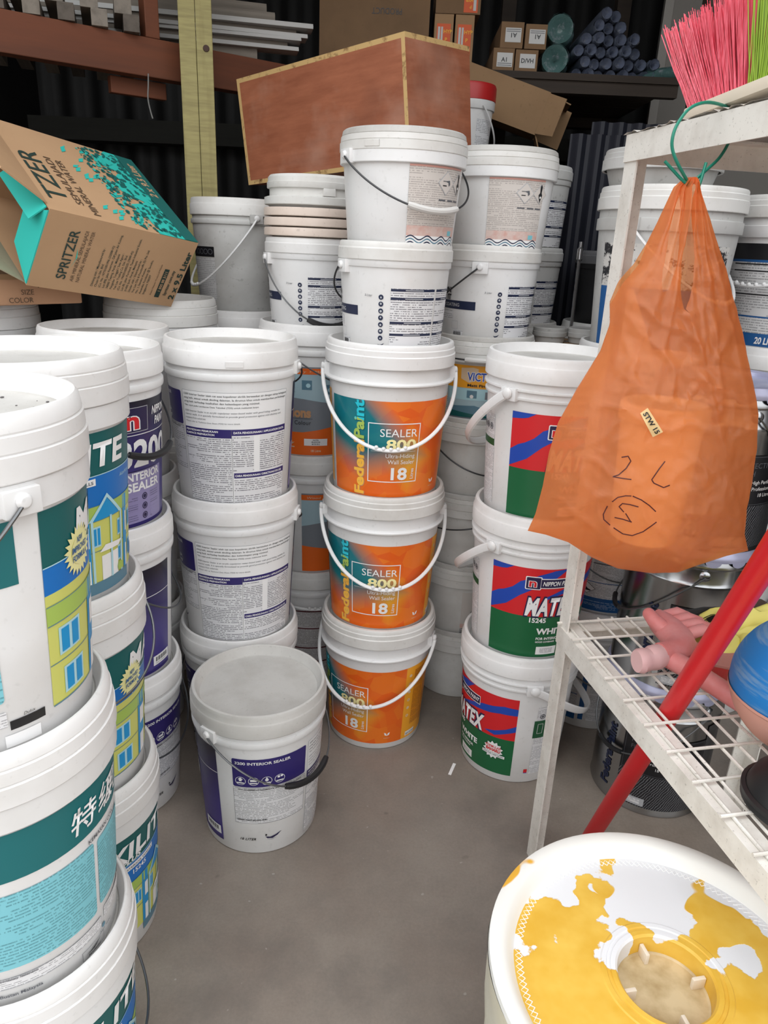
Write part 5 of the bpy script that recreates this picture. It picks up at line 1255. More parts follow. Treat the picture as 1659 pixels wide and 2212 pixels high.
m = MB(); m.box(-0.0605, 0.0605, -0.0345, 0.0345, 0.026, 0.032); m.build('lid', dirty('dusty_pink_card', (190, 130, 120), (170, 140, 126), 0.6, 14, 0.7), rb, bevel=0.001, ang=0)
bb = empty('hair_brush', rk(0.300, -0.060, SZ), (0, 0, RACK_A + R(8)), 'black haired brush lying behind the pink hand', 'brush')
m = MB(); random.seed(3)
for i in range(420):
    y0 = random.uniform(-0.022, 0.022); z0 = random.uniform(0.002, 0.026); l = random.uniform(0.12, 0.16)
    m.tube([(0.07, y0 * 0.7, z0), (0.07 - l * 0.55, y0 * 1.1, z0 + 0.006), (0.07 - l, y0 * 1.7 + random.uniform(-0.006, 0.006), z0 * 0.6 + random.uniform(-0.001, 0.002))], [0.0008, 0.0008, 0.0003], 3, cap=False)
m.build('hair', plain('black_hair', (34, 32, 32), 0.5), bb)['kind'] = 'stuff'
m = MB(); m.box(0.064, 0.150, -0.026, 0.026, 0, 0.028); m.build('ferrule', plain('dark_wood', (70, 50, 36), 0.5), bb, bevel=0.003)
gl = empty('rubber_glove', rk(0.335, -0.135, SZ), (0, 0, RACK_A), 'crumpled pale yellow rubber glove on the shelf behind the red pole', 'glove'); gl.scale = (1.25, 1.2, 1.3)
m = MB(); n_ = 26; V = []
def gy(u, v, top):
    x = -0.085 + 0.22 * u; y_ = -0.045 + 0.10 * v + 0.02 * math.sin(u * 6)
    e_ = math.sin(PI * u) ** 0.4 * math.sin(PI * v) ** 0.5
    h = (0.052 * e_ * (0.75 + 0.7 * noise.noise(Vector((u * 4, v * 5, 2.2)))) + 0.010 * e_ * abs(noise.noise(Vector((u * 14, v * 12, 5))))) if top else 0.004 * e_
    x += 0.010 * noise.noise(Vector((u * 3, v * 6, 9))); y_ += 0.012 * noise.noise(Vector((u * 6, v * 3, 4)))
    return (x, y_, max(0.0, h))
for tpz in (True, False):
    for i in range(n_ + 1):
        for j in range(n_ + 1): V.append(gy(i / n_, j / n_, tpz))
h_ = (n_ + 1) ** 2
m.add(V, [(i * (n_ + 1) + j, (i + 1) * (n_ + 1) + j, (i + 1) * (n_ + 1) + j + 1, i * (n_ + 1) + j + 1) for i in range(n_) for j in range(n_)] + [(h_ + i * (n_ + 1) + j, h_ + i * (n_ + 1) + j + 1, h_ + (i + 1) * (n_ + 1) + j + 1, h_ + (i + 1) * (n_ + 1) + j) for i in range(n_) for j in range(n_)])
YG = plain('pale_yellow_rubber', (226, 216, 116), 0.5)
m.build('palm', YG, gl, ang=70)
for i in range(4):
    m = MB(); cap_tube(m, [(0.02 - 0.026 * i, -0.030, 0.022), (0.012 - 0.030 * i, -0.055, 0.020), (-0.004 - 0.034 * i, -0.076 + 0.006 * i, 0.013)], [0.013, 0.0125, 0.011]); m.build('finger', YG, gl, ang=60)
ball = empty('play_ball', rk(0.195, -0.425, SZ), (0, 0, RACK_A), 'scuffed blue and salmon ball at the right edge of the wire shelf', 'ball')
k = NT('scuffed_blue_rubber'); v = k.obj(); mp = k.add('ShaderNodeMapping'); mp.inputs['Scale'].default_value = (3, 3, 30); mp.inputs['Rotation'].default_value = (0.3, 0.5, 0); k.link(v, mp.inputs[0])
c = k.mix(k.math('MULTIPLY', k.ramp(k.noise(mp.outputs[0], 3, 4, 0.6), 0.52, 0.66), 0.5), srgb(24, 118, 190), srgb(140, 168, 184)); k.link(c, k.b.inputs['Base Color']); k.b.inputs['Roughness'].default_value = 0.5
BR = 0.108; cz = BR - 0.002
prof = [(BR * math.sin(R(t)), cz - BR * math.cos(R(t))) for t in range(80, 181, 4)]; m = MB(); m.lathe(prof, 48); m.build('upper_shell', k.m, ball, ang=60)
prof = [(BR * math.sin(R(t)), cz - BR * math.cos(R(t))) for t in range(0, 81, 4)]; m = MB(); m.lathe(prof, 48); m.build('lower_shell', plain('salmon_rubber', (206, 150, 134), 0.55), ball, ang=60)
m = MB(); m.lathe([(BR * math.sin(R(78)) + 0.0002, cz - BR * math.cos(R(78))), (BR * math.sin(R(79)) + 0.0022, cz - BR * math.cos(R(79.5))), (BR * math.sin(R(82)) + 0.0016, cz - BR * math.cos(R(82)))], 48); m.build('seam', plain('salmon_rubber', (206, 150, 134), 0.55), ball)
bc = empty('rubber_plunger', rk(0.105, -0.545, SZ), (0, 0, 0), 'black rubber cup at the right edge below the blue ball', 'cup')
m = MB(); m.lathe([(0.052, 0.0), (0.068, 0.0), (0.072, 0.004), (0.070, 0.014), (0.060, 0.040), (0.036, 0.062), (0.022, 0.070), (0.020, 0.092), (0, 0.094)], 40); m.build('cup', plain('black_rubber', (24, 24, 25), 0.45), bc)
m = MB(); m.lathe([(0.069, 0.011), (0.0735, 0.013), (0.0735, 0.019), (0.068, 0.021)], 40); m.build('lip', plain('black_rubber', (24, 24, 25), 0.45), bc)

# ------------------------------------------------------------------ plywood crate
PLY = NT('reddish_plywood'); k = PLY; mp = k.add('ShaderNodeMapping'); mp.inputs['Scale'].default_value = (1.5, 1.5, 9); k.link(k.obj(), mp.inputs[0])
g1 = k.ramp(k.noise(mp.outputs[0], 4, 6, 0.65), 0.3, 0.72); bl = k.ramp(k.noise(k.obj(), 5, 4, 0.6), 0.52, 0.74)
c = k.mix(g1, srgb(146, 84, 58), srgb(176, 108, 78)); c = k.mix(k.math('MULTIPLY', bl, 0.45), c, srgb(194, 152, 132))
st = k.ramp(k.noise(k.obj(), 3.2, 3, 0.5), 0.60, 0.72); c = k.mix(k.math('MULTIPLY', st, 0.35), c, srgb(112, 70, 54))
k.link(c, k.b.inputs['Base Color']); k.b.inputs['Roughness'].default_value = 0.6; k.bump(k.noise(mp.outputs[0], 40, 3), 0.1); PLY = k.m
PLYE = NT('plywood_edge'); k = PLYE; c = k.mix(k.ramp(k.noise(k.obj(), 26, 5, 0.7), 0.52, 0.66), srgb(206, 172, 116), srgb(120, 84, 50)); k.link(c, k.b.inputs['Base Color']); k.b.inputs['Roughness'].default_value = 0.7; PLYE = k.m
CRM = Matrix(((0.7671, 0.6331, -0.1037, -0.522), (-0.6374, 0.7704, -0.0110, 2.603), (0.0729, 0.0745, 0.9946, 1.766), (0, 0, 0, 1)))
CL, CD, CH, CT = 0.677, 0.292, 0.303, 0.0125
crate = bpy.data.objects.new('plywood_crate', None); link(crate); crate.matrix_world = CRM @ Matrix.Translation((0, 0, -CH)); tag(crate, 'large reddish plywood crate with pale edges, tilted on top of the pails', 'crate')
def panel(name, x0, x1, y0, y1, z0, z1, parent, face_mat, edge_mat, thin):
    """sheet whose broad faces and edges differ"""
    m = MB(); m.box(x0, x1, y0, y1, z0, z1)
    for i, f in enumerate(m.f):
        ax = (2, 2, 1, 1, 0, 0)[i]; m.m[i] = 0 if ax == thin else 1
    return m.build(name, [face_mat, edge_mat], parent, ang=0)
panel('side_panel', CT, CL - CT, 0, CT, CT, CH - CT, crate, PLY, PLYE, 1)
panel('side_panel', CT, CL - CT, CD - CT, CD, CT, CH - CT, crate, PLY, PLYE, 1)
panel('end_panel', 0, CT, 0, CD, CT, CH - CT, crate, PLY, PLYE, 0)
panel('end_panel', CL - CT, CL, 0, CD, CT, CH - CT, crate, PLY, PLYE, 0)
panel('top_panel', 0, CL, 0, CD, CH - CT, CH, crate, PLY, PLYE, 2)
panel('bottom_panel', 0, CL, 0, CD, 0, CT, crate, PLY, PLYE, 2)

# ------------------------------------------------------------------ open water carton
KRAFT = dirty('kraft_board', (184, 148, 112), (168, 132, 98), 0.4, 6, 0.8, fine=0.05)
TEALP = plain('teal_print', (44, 186, 174), 0.6); TEALD = plain('dark_teal_print', (14, 96, 92), 0.6); TXT = plain('green_black_print', (36, 56, 50), 0.65); TXTB = plain('brown_print', (84, 66, 50), 0.65)
SBM = Matrix(((0.6415, -0.599, 0.4792, -0.733), (0.7507, 0.6188, -0.2314, 1.655), (-0.1579, 0.5082, 0.8466, 1.346), (0, 0, 0, 1)))
SL_, SD_, SH_ = 0.374, 0.395, 0.190
wbox = bpy.data.objects.new('water_carton', None); link(wbox); wbox.matrix_world = SBM @ Matrix.Translation((0, 0, -SH_)); tag(wbox, 'tilted brown mineral water carton with teal forest print and open left end', 'box')
TH_ = 0.003
def sheet(name, x0, x1, y0, y1, z0, z1, mats=KRAFT):
    m = MB(); m.box(x0, x1, y0, y1, z0, z1); return m.build(name, mats, wbox, ang=0)
fr = sheet('front_panel', 0, SL_, 0, TH_, 0, SH_)
tpn = sheet('top_panel', 0, SL_, TH_, SD_, SH_ - TH_, SH_)
sheet('back_panel', 0, SL_, SD_ - TH_, SD_, 0, SH_ - TH_)
sheet('bottom_panel', 0, SL_, TH_, SD_ - TH_, 0, TH_)
sheet('end_panel', SL_ - TH_, SL_, TH_, SD_ - TH_, TH_, SH_ - TH_)
def flap(name, P, mats, th=0.003):
    """quad flap with thickness; P four corners"""
    P = [Vector(p) for p in P]; n = (P[1] - P[0]).cross(P[3] - P[0]).normalized() * th
    m = MB(); m.hexa([p for p in P] + [p + n for p in P]); 
    return m.build(name, mats, wbox, ang=0)
flap('flap', [(0, 0.02, SH_), (0, SD_ - 0.02, SH_), (-0.10, SD_ - 0.03, SH_ + 0.045), (-0.10, 0.03, SH_ + 0.045)], KRAFT)
flap('flap', [(0, 0.012, SH_ - 0.004), (0, 0.19, SH_ - 0.004), (-0.028, 0.19, SH_ - 0.040), (-0.028, 0.012, SH_ - 0.040)], TEALP)
flap('flap', [(0, 0, 0.004), (0, 0, SH_ - 0.004), (-0.012, 0.075, SH_ - 0.050), (-0.012, 0.075, 0.06)], TEALP)
flap('flap', [(0, 0.01, 0.0), (0, SD_ - 0.02, 0.0), (-0.15, SD_ - 0.04, 0.030), (-0.12, 0.05, 0.030)], dirty('dull_inner_board', (150, 146, 122), (134, 128, 104), 0.4, 6, 0.85))
class Flat:
    """print on a flat face: o origin, a = reading direction, b = up of the letters, n = outward"""
    def __init__(s, o, a, b, off=0.0008): s.o, s.a, s.b = Vector(o), Vector(a), Vector(b); s.n = s.a.cross(s.b); s.off = off; s.m = MB(); s.mats = []
    def mi(s, mat):
        if mat not in s.mats: s.mats.append(mat)
        return s.mats.index(mat)
    def P(s, x, y, k=0): return s.o + s.a * x + s.b * y + s.n * (s.off + 0.0003 * k)
    def text(s, t, x, y, size, mat, fit=None, lay=2, **kw):
        vs, fs = text2d(t, size, **kw)
        if fit: q_ = fit / max(v[0] for v in vs); vs = [(a * q_, b) for a, b in vs]
        s.m.add([s.P(x + a, y + b, lay) for a, b in vs], fs, s.mi(mat))
    def poly(s, pts, mat, lay=1): s.m.add([s.P(*p, lay) for p in pts], [tuple(range(len(pts)))], s.mi(mat))
    def build(s, name, parent):
        o = s.m.build(name, s.mats, parent, ang=0); o['kind'] = 'stuff'; return o
# front face: reads up the face, lines step to the right
f = Flat((0, 0, 0), (0, 0, 1), (-1, 0, 0))
S_ = SH_
f.text('SPRITZER', 0.030, -0.078, 0.0225, TXT, fit=0.125, bold=0.012); f.text('AIR MINERAL SEMULAJADI', 0.028, -0.098, 0.0085, TXTB, fit=0.130); f.text('NATURAL MINERAL WATER', 0.028, -0.112, 0.0085, TXTB, fit=0.132)
f.poly([(0.060, -0.0815), (0.085, -0.088), (0.115, -0.0845), (0.090, -0.0905)], TEALP)
lines = ['Dikilang oleh / Manufactured by :', 'Chuan Sin Sdn. Bhd.', '(Co. No. 197701001996 (33008-V))', 'Lot 898, Jalan Reservoir, Off Jalan Air Kuning,', '34000 Taiping, Perak, Malaysia', 'Pengedar Tunggal / Sole Agent :', 'Yee Lee Trading Co. Sdn. Bhd.', '(Co. No. 196501000232 (7849-A))', 'Lot 85, Jalan Portland, Tasek Industrial Estate,', '31400 Ipoh, Perak, Malaysia', 'Diedar oleh / Distributed by :', 'Yee Lee Oils & Foodstuffs (S) Pte. Ltd.', 'No. 1, Senoko Avenue,', 'Ascendas Foodaxis @ Senoko,', 'Singapore 758297']
for i, t in enumerate(lines): f.text(t, 0.024, -0.147 - 0.0098 * i, 0.0056, TXT, bold=0.006)
f.text('Buatan Malaysia / Product of Malaysia', 0.026, -0.303, 0.0042, TXTB); f.poly([(0.022, -0.314), (0.104, -0.314), (0.104, -0.327), (0.022, -0.327)], TXT); f.text('1 800 88 3111', 0.038, -0.324, 0.0075, KRAFT, bold=0.02, lay=3); f.text('Spritzer.com.my', 0.030, -0.343, 0.0080, TXT, bold=0.02); f.text('2 x 9.5 Liter', 0.022, -0.368, 0.0150, TXT, bold=0.03, fit=0.140)
f.build('lettering', fr)
# top face: the same, larger
f = Flat((0, 0, SH_), (0, 1, 0), (-1, 0, 0))
f.off = 0.0008; f.n = Vector((0, 0, 1))
f.text('TZER', 0.050, -0.066, 0.050, TXT, fit=0.215, bold=0.006); f.text('SEMULAJADI', 0.050, -0.098, 0.0180, TXTB, fit=0.205); f.text('MINERAL WATER', 0.016, -0.124, 0.0180, TXTB, fit=0.240)
random.seed(12)
# teal forest: pale mass, darker crowns, thin trunks
edge = [(0.0 + SD_ * i / 26, -(0.262 + 0.040 * noise.noise(Vector((i * 0.55, 3, 1))) + 0.020 * math.sin(i * 0.8))) for i in range(27)]
for a, b in zip(edge, edge[1:]): f.poly([a, b, (b[0], -SL_ + 0.001), (a[0], -SL_ + 0.001)], TEALP, 1)
for i in range(26):
    x = random.uniform(0.01, SD_ - 0.05); y_ = -random.uniform(0.145, 0.235); l = random.uniform(0.015, 0.05)
    f.poly([(x, y_), (x + l * 0.6, y_ - 0.006), (x + l, y_ - 0.024), (x + l * 0.7, y_ - 0.018), (x + l * 0.25, y_ - 0.014)], TEALP, 1)
for i in range(420):
    x = random.uniform(0.008, SD_ - 0.012); d_ = random.uniform(0.205, 0.345); r = random.uniform(0.004, 0.0105) * (0.7 + (d_ - 0.2) * 3); n_ = 7
    f.poly([(x + r * (0.7 + 0.5 * random.random()) * math.cos(2 * PI * k_ / n_), -d_ + 0.7 * r * (0.7 + 0.5 * random.random()) * math.sin(2 * PI * k_ / n_)) for k_ in range(n_)], TEALD if random.random() < 0.75 else TEALP, 2 + (i % 3))
f.poly([(0.0, -0.335), (SD_ - 0.002, -0.322), (SD_ - 0.002, -SL_ + 0.001), (0, -SL_ + 0.001)], TEALD, 5)
f.text('2 x 9.5 Liter', 0.195, -0.358, 0.0215, KRAFT, bold=0.03, fit=0.165, lay=6)
f.build('forest_print', tpn)

# second carton under it
b2 = empty('shoe_carton', (-1.027, 1.837, 1.1335), (0, 0, R(49.5)), 'brown carton printed SIZE and COLOR lying under the water carton', 'box')
m = MB(); m.box(-0.20, 0.20, -0.155, 0.155, 0.0, 0.066); m.build('body', dirty('pinkish_board', (186, 144, 112), (168, 126, 96), 0.4, 6, 0.8, fine=0.05), b2, ang=0, bevel=0.004)
m = MB(); m.box(-0.202, 0.202, -0.157, 0.157, 0.058, 0.070); m.build('lid', CARD, b2, ang=0)
f = Flat((0, -0.155, 0), (1, 0, 0), (0, 0, 1), 0.0025)
f.text('COLOR', 0.02, 0.006, 0.012, TXTB); f.text('SIZE', 0.05, 0.024, 0.012, TXTB); f.text('FOR', 0.09, 0.040, 0.014, TXTB, bold=0.03); f.build('lettering', b2)

# ------------------------------------------------------------------ timber behind on the left
POSTM = NT('pale_yellow_timber'); k = POSTM; mp = k.add('ShaderNodeMapping'); mp.inputs['Scale'].default_value = (6, 6, 60); k.link(k.obj(), mp.inputs[0])
mp2 = k.add('ShaderNodeMapping'); mp2.inputs['Scale'].default_value = (14, 14, 1.2); k.link(k.obj(), mp2.inputs[0])
c = k.mix(k.ramp(k.noise(mp.outputs[0], 2, 2), 0.35, 0.7), srgb(166, 157, 106), srgb(146, 137, 92)); c = k.mix(k.math('MULTIPLY', k.ramp(k.noise(mp2.outputs[0], 2, 4), 0.52, 0.72), 0.5), c, srgb(124, 112, 70))
k.link(c, k.b.inputs['Base Color']); k.b.inputs['Roughness'].default_value = 0.75; POSTM = k.m
pst = empty('timber_post', (-0.652, 2.635, 0), (0, 0, R(14)), 'pale yellow sawn timber post rising behind the water carton', 'post')
m = MB(); m.box(-0.050, 0.0, -0.042, 0.042, 0, 2.9); m.build('plank', POSTM, pst, ang=0, bevel=0.003)
m = MB(); m.box(0.001, 0.050, -0.045, 0.040, 0, 2.9); m.build('plank', POSTM, pst, ang=0, bevel=0.003)
m = MB(); m.lathe([(0, 0), (0.010, 0), (0.009, 0.003), (0, 0.004)], 14, M=Matrix.Translation((0.030, -0.045, 1.845)) @ Matrix.Rotation(R(90), 4, 'X')); m.build('bolt_head', plain('rusty_bolt', (66, 44, 36), 0.7), pst)
BROWN = dirty('dark_red_beam_wood', (112, 62, 38), (70, 42, 30), 0.6, 3, 0.7, (0.5, 6, 6), fine=0.1)
bd = Vector((0.38, 0.29, 0)).normalized(); ang_ = math.atan2(bd.y, bd.x)
tb = empty('timber_beam', (-0.74, 2.70, 1.765), (0, 0, ang_), 'dark red brown beam running behind the yellow post', 'beam')
m = MB(); m.box(-1.1, 1.3, -0.028, 0.028, 0, 0.108); m.build('plank', BROWN, tb, ang=0, bevel=0.003)
m = MB(); m.box(-0.10, -0.055, -0.030, 0.020, 0.108, 0.80); m.build('upright', BROWN, tb, ang=0, bevel=0.003)
m = MB(); m.box(-0.20, -0.02, 0.030, 0.06, -0.05, -0.002); m.build('cleat', BROWN, tb, ang=0, bevel=0.003)
PLK = dirty('weathered_grey_plank', (132, 124, 114), (84, 76, 68), 0.6, 5, 0.8, (0.6, 8, 8), fine=0.25)
PLKD = dirty('dark_grey_plank', (98, 90, 82), (62, 56, 50), 0.6, 5, 0.8, (0.6, 8, 8), fine=0.25)
random.seed(21)
def plank(x, y, z, L, w, h, rz, label, grp, mat):
    t = empty('timber_plank', (x, y, z), (0, 0, R(rz)), label, 'plank', grp)
    m = MB(); m.box(-L, 0, 0, w, 0, h - 0.004); m.build('board', mat, t, ang=0, bevel=0.0012)
    m = MB(); m.box(-L, -0.0008, 0.0008, w - 0.0008, h - 0.004, h); m.build('top_skin', mat, t, ang=0)
gl_ = 'weathered planks left of the yellow post'; gr_ = 'weathered planks right of the yellow post'
# left bundle: row of square ends over the beam
for i in range(6):
    x = -0.850 - 0.078 * i; y = 2.56 - 0.050 * i
    plank(x, y, 1.874, 0.9, 0.046, 0.045, 290, 'grey square timber laid over the beam, %s from the yellow post' % ('first', 'second', 'third', 'fourth', 'fifth', 'sixth')[i], gl_, PLK if i % 2 else PLKD)
for i in range(4):
    plank(-0.875 - 0.082 * i, 2.56 - 0.052 * i, 1.9195, 0.9, 0.05, 0.05, 290, 'upper grey timber of the left bundle, %s from the yellow post' % ('first', 'second', 'third', 'fourth')[i], gl_, PLK)
# right bundle: thin white boards with staggered ends
zz = 1.8745
ends = [(-0.50, 0.030), (-0.36, 0.012), (-0.40, 0.014), (-0.35, 0.010), (-0.33, 0.012), (-0.37, 0.012), (-0.31, 0.014), (-0.44, 0.030), (-0.47, 0.026)]
for i, (ex, th) in enumerate(ends):
    plank(ex, 2.86 + 0.012 * (i % 3), zz, 1.1, 0.075, th, 12 + (i % 3) * 1.5, 'thin pale plank, %s from the bottom of the bundle right of the post' % ('first', 'second', 'third', 'fourth', 'fifth', 'sixth', 'seventh', 'eighth', 'ninth')[i], gr_, plain('whitewashed_plank', (186, 186, 184), 0.75) if i in (1, 3, 4, 6) else PLK); zz += th + 0.0008
st_ = empty('string', (-0.795, 2.50, 1.64), (0, 0, 0), 'thin white string hanging from the brown beam', 'string')
m = MB(); m.tube(smooth([(-0.800, 2.612, 1.772), (-0.800, 2.605, 1.74), (-0.802, 2.600, 1.70), (-0.796, 2.600, 1.665), (-0.790, 2.598, 1.645)]), 0.0022, 6); world_child(m.build('strand', plain('grey_string', (120, 120, 118), 0.7), st_), st_)

# ------------------------------------------------------------------ storage rack at the back with cartons and wrapped pipes
DKW = dirty('dark_rack_timber', (58, 48, 40), (36, 30, 26), 0.6, 4, 0.8, (0.5, 6, 6), fine=0.1)
br = empty('timber_rack', (0.45, 3.0, 0), (0, 0, 0), 'dark timber storage rack holding cartons and wrapped pipes at the back', 'rack')
for x in (-0.62, 0.0, 0.50):
    for y in (-0.33, 0.80):
        m = MB(); m.box(x - 0.03, x + 0.03, y - 0.03, y + 0.03, 0, 2.7); m.build('post', DKW, br, ang=0) if not (y < 0 and x < 0.45) else None
for z in (1.440, 1.880):
    for i in range(7):
        y0 = (-0.34 if z < 1.5 else 0.0) + 0.165 * i
        m = MB(); m.box(-0.50 if z < 1.5 else -0.66, 0.54, y0, y0 + 0.155, z, z + 0.022); m.build('board', DKW, br, ang=0)
for z in (1.400, 1.840):
    for y in (-0.31 if z < 1.5 else 0.03, 0.80):
        m = MB(); m.box(-0.50 if z < 1.5 else -0.66, 0.54, y - 0.02, y + 0.02, z, z + 0.040); m.build('rail', DKW, br, ang=0)
ORL = plain('orange_shipping_label', (214, 92, 44), 0.6); WLB = plain('white_shipping_label', (196, 196, 194), 0.6); BLK = plain('print_black', (24, 24, 28))
def end_label(t, d, w, h, rows, base, txt, ox=0.0, oz=0.0, flip=False):
    """paper label on the end facing the viewer"""
    lb = MB(); lb.box(ox - w / 2, ox + w / 2, -d / 2 - 0.0009, -d / 2 - 0.0001, oz - h / 2, oz + h / 2); lo = lb.build('label', base, t, ang=0)
    f = Flat((ox - w / 2, -d / 2 - 0.0009, oz - h / 2), (1, 0, 0), (0, 0, 1), 0.0004)
    if flip: f = Flat((ox + w / 2, -d / 2 - 0.0009, oz + h / 2), (-1, 0, 0), (0, 0, -1), 0.0004)
    for (s_, x, y_, sz, mt) in txt: f.text(s_, x, y_, sz, mt, bold=0.02)
    for (x0, x1, y0, y1, mt) in rows: f.poly([(x0, y0), (x1, y0), (x1, y1), (x0, y1)], mt)
    f.build('lettering', lo)
YLW = plain('yellow_print', (240, 180, 60), 0.6)
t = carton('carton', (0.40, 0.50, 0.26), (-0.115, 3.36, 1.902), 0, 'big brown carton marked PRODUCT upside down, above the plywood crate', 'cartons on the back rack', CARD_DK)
f = Flat((0.10, -0.25, 0.20), (-1, 0, 0), (0, 0, -1), 0.0008); f.text('PRODUCT', 0.0, 0.0, 0.020, BLK, fit=0.11); f.build('lettering', t)
for i, (x, z, lab) in enumerate(((0.138, 1.902, 'narrow carton end with an orange label, left of its twin behind the crate'), (0.213, 1.902, 'narrow carton end with an orange label, right of its twin behind the crate'))):
    t = carton('carton', (0.068, 0.30, 0.185), (x, 3.24, z), 0, lab, 'narrow cartons with orange labels', CARD)
    end_label(t, 0.30, 0.050, 0.10, [(0.004, 0.012, 0.03, 0.09, WLB), (0.015, 0.022, 0.03, 0.09, WLB), (0.004, 0.040, 0.006, 0.012, WLB), (0.004, 0.030, 0.015, 0.020, WLB)], ORL, [('HYP', 0.024, 0.070, 0.012, YLW), ('P', 0.030, 0.045, 0.012, YLW)], 0.0, 0.105)
t = carton('carton', (0.16, 0.30, 0.12), (0.185, 3.24, 2.089), 0, 'carton with an orange HYP label on top of the narrow cartons', 'narrow cartons with orange labels', CARD_DK)
end_label(t, 0.30, 0.050, 0.05, [(0.006, 0.016, 0.006, 0.044, WLB)], ORL, [('HYP', 0.018, 0.008, 0.010, YLW), ('P', 0.022, 0.028, 0.010, YLW)], 0.045, 0.030, True)
for (x, y, z, w, h, lab, tx, fl_) in ((0.355, 3.20, 1.902, 0.075, 0.072, 'lower carton with an A1 label on the back rack', 'A1', False), (0.437, 3.20, 1.902, 0.080, 0.070, 'carton with a D/VH label on the back rack', 'D/VH', False),
                                     (0.378, 3.20, 1.975, 0.080, 0.080, 'upper carton with an upside down A1 label on the back rack', 'A1', True), (0.463, 3.20, 1.975, 0.076, 0.076, 'upper right carton with a white address label, beside the teal rolls', 'A1', True)):
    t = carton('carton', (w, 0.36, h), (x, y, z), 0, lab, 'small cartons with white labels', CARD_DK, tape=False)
    end_label(t, 0.36, 0.056, 0.044, [(0.003, 0.053, 0.004 + 0.006 * q_, 0.006 + 0.006 * q_, plain('print_mgrey', (92, 94, 100))) for q_ in range(2)] if tx == 'A1' else [], WLB, [(tx, 0.004 if tx != 'A1' else 0.016, 0.016, 0.014, BLK)], 0.004, h / 2, fl_)
# shrink wrapped rolls and pipes
def wrap_mat(name, col):
    k = NT(name); k.link(k.mix(k.ramp(k.noise(k.obj(), 38, 5, 0.75), 0.55, 0.72), srgb(*col), srgb(150, 156, 162)), k.b.inputs['Base Color']); k.b.inputs['Roughness'].default_value = 0.28; k.b.inputs['Coat Weight'].default_value = 0.6; k.b.inputs['Coat Roughness'].default_value = 0.15
    k.bump(k.noise(k.obj(), 45, 5, 0.7), 0.9, 0.004); return k.m
TEALR = wrap_mat('wrapped_teal_roll', (76, 108, 106)); BLUER = wrap_mat('wrapped_blue_pipe', (112, 120, 140)); BLUE2 = wrap_mat('wrapped_dark_blue_roll', (50, 62, 120))
def roll(name, x, y, z, r, L, mat, label, group, yaw=0, hub=0.35, crumple=0.06):
    t = empty(name, (x, y, z), (0, 0, R(yaw)), label, 'roll', group); random.seed(int(abs(x * 977 + z * 331) * 100))
    m = MB(); n_ = 18; V = []
    for i, yy in enumerate((0.0, 0.012, 0.08, 0.2, L)):
        for k_ in range(n_):
            a = 2 * PI * k_ / n_; rr = r * (1 + crumple * random.uniform(-1, 1)) * (0.92 if i == 0 else 1)
            V.append((rr * math.cos(a), yy, rr * math.sin(a)))
    m.add(V, [(i * n_ + k_, i * n_ + (k_ + 1) % n_, (i + 1) * n_ + (k_ + 1) % n_, (i + 1) * n_ + k_) for i in range(4) for k_ in range(n_)] + [tuple(range(4 * n_, 5 * n_))])
    m.build('wrapper', mat, t, ang=50)
    m = MB(); V = [(r * 0.90 * math.cos(2 * PI * k_ / n_), 0.001, r * 0.90 * math.sin(2 * PI * k_ / n_)) for k_ in range(n_)] + [(r * hub * math.cos(2 * PI * k_ / n_), 0.014 + 0.006 * random.random(), r * hub * math.sin(2 * PI * k_ / n_)) for k_ in range(n_)] + [(0, 0.05, 0)]
    m.add(V, [(k_, (k_ + 1) % n_, n_ + (k_ + 1) % n_, n_ + k_) for k_ in range(n_)] + [(n_ + k_, n_ + (k_ + 1) % n_, 2 * n_) for k_ in range(n_)]); m.build('end_face', mat, t, ang=40)
roll('wrapped_roll', 0.560, 3.10, 2.060, 0.052, 0.6, TEALR, 'upper teal plastic wrapped roll beside the small cartons', 'teal wrapped rolls', -8)
roll('wrapped_roll', 0.545, 3.06, 1.9555, 0.052, 0.6, TEALR, 'lower teal plastic wrapped roll beside the D/VH carton', 'teal wrapped rolls', -8)
for i, x in enumerate((0.300, 0.370)): roll('wrapped_roll', x, 3.22, 2.092 if i == 0 else 2.096, 0.034, 0.5, BLUE2, ('left dark blue wrapped roll at the top edge above the A1 cartons', 'right dark blue wrapped roll at the top edge above the A1 cartons')[i], 'dark blue wrapped rolls') if False else None
rows_ = [(0.640, 8, 1.902), (0.664, 7, 1.9405), (0.640, 6, 1.979), (0.664, 5, 2.0175), (0.700, 3, 2.056), (0.722, 2, 2.0945)]
cnt = 0
for (x0, n_, z) in rows_:
    for i in range(n_):
        cnt += 1
        roll('wrapped_pipe', x0 + 0.0425 * i, 3.10 + 0.02 * ((i * 7 + cnt) % 3), z + 0.0205, 0.0205, 0.8, BLUER, 'blue plastic wrapped pipe in the big bundle right of the teal rolls', 'bundle of blue wrapped pipes', 0, 0.45, 0.16)
roll('wrapped_pipe', 1.000, 3.04, 1.9275, 0.024, 0.5, TEALR, 'thin dull green wrapped roll at the right end of the pipe bundle', None, 38, 0.3)
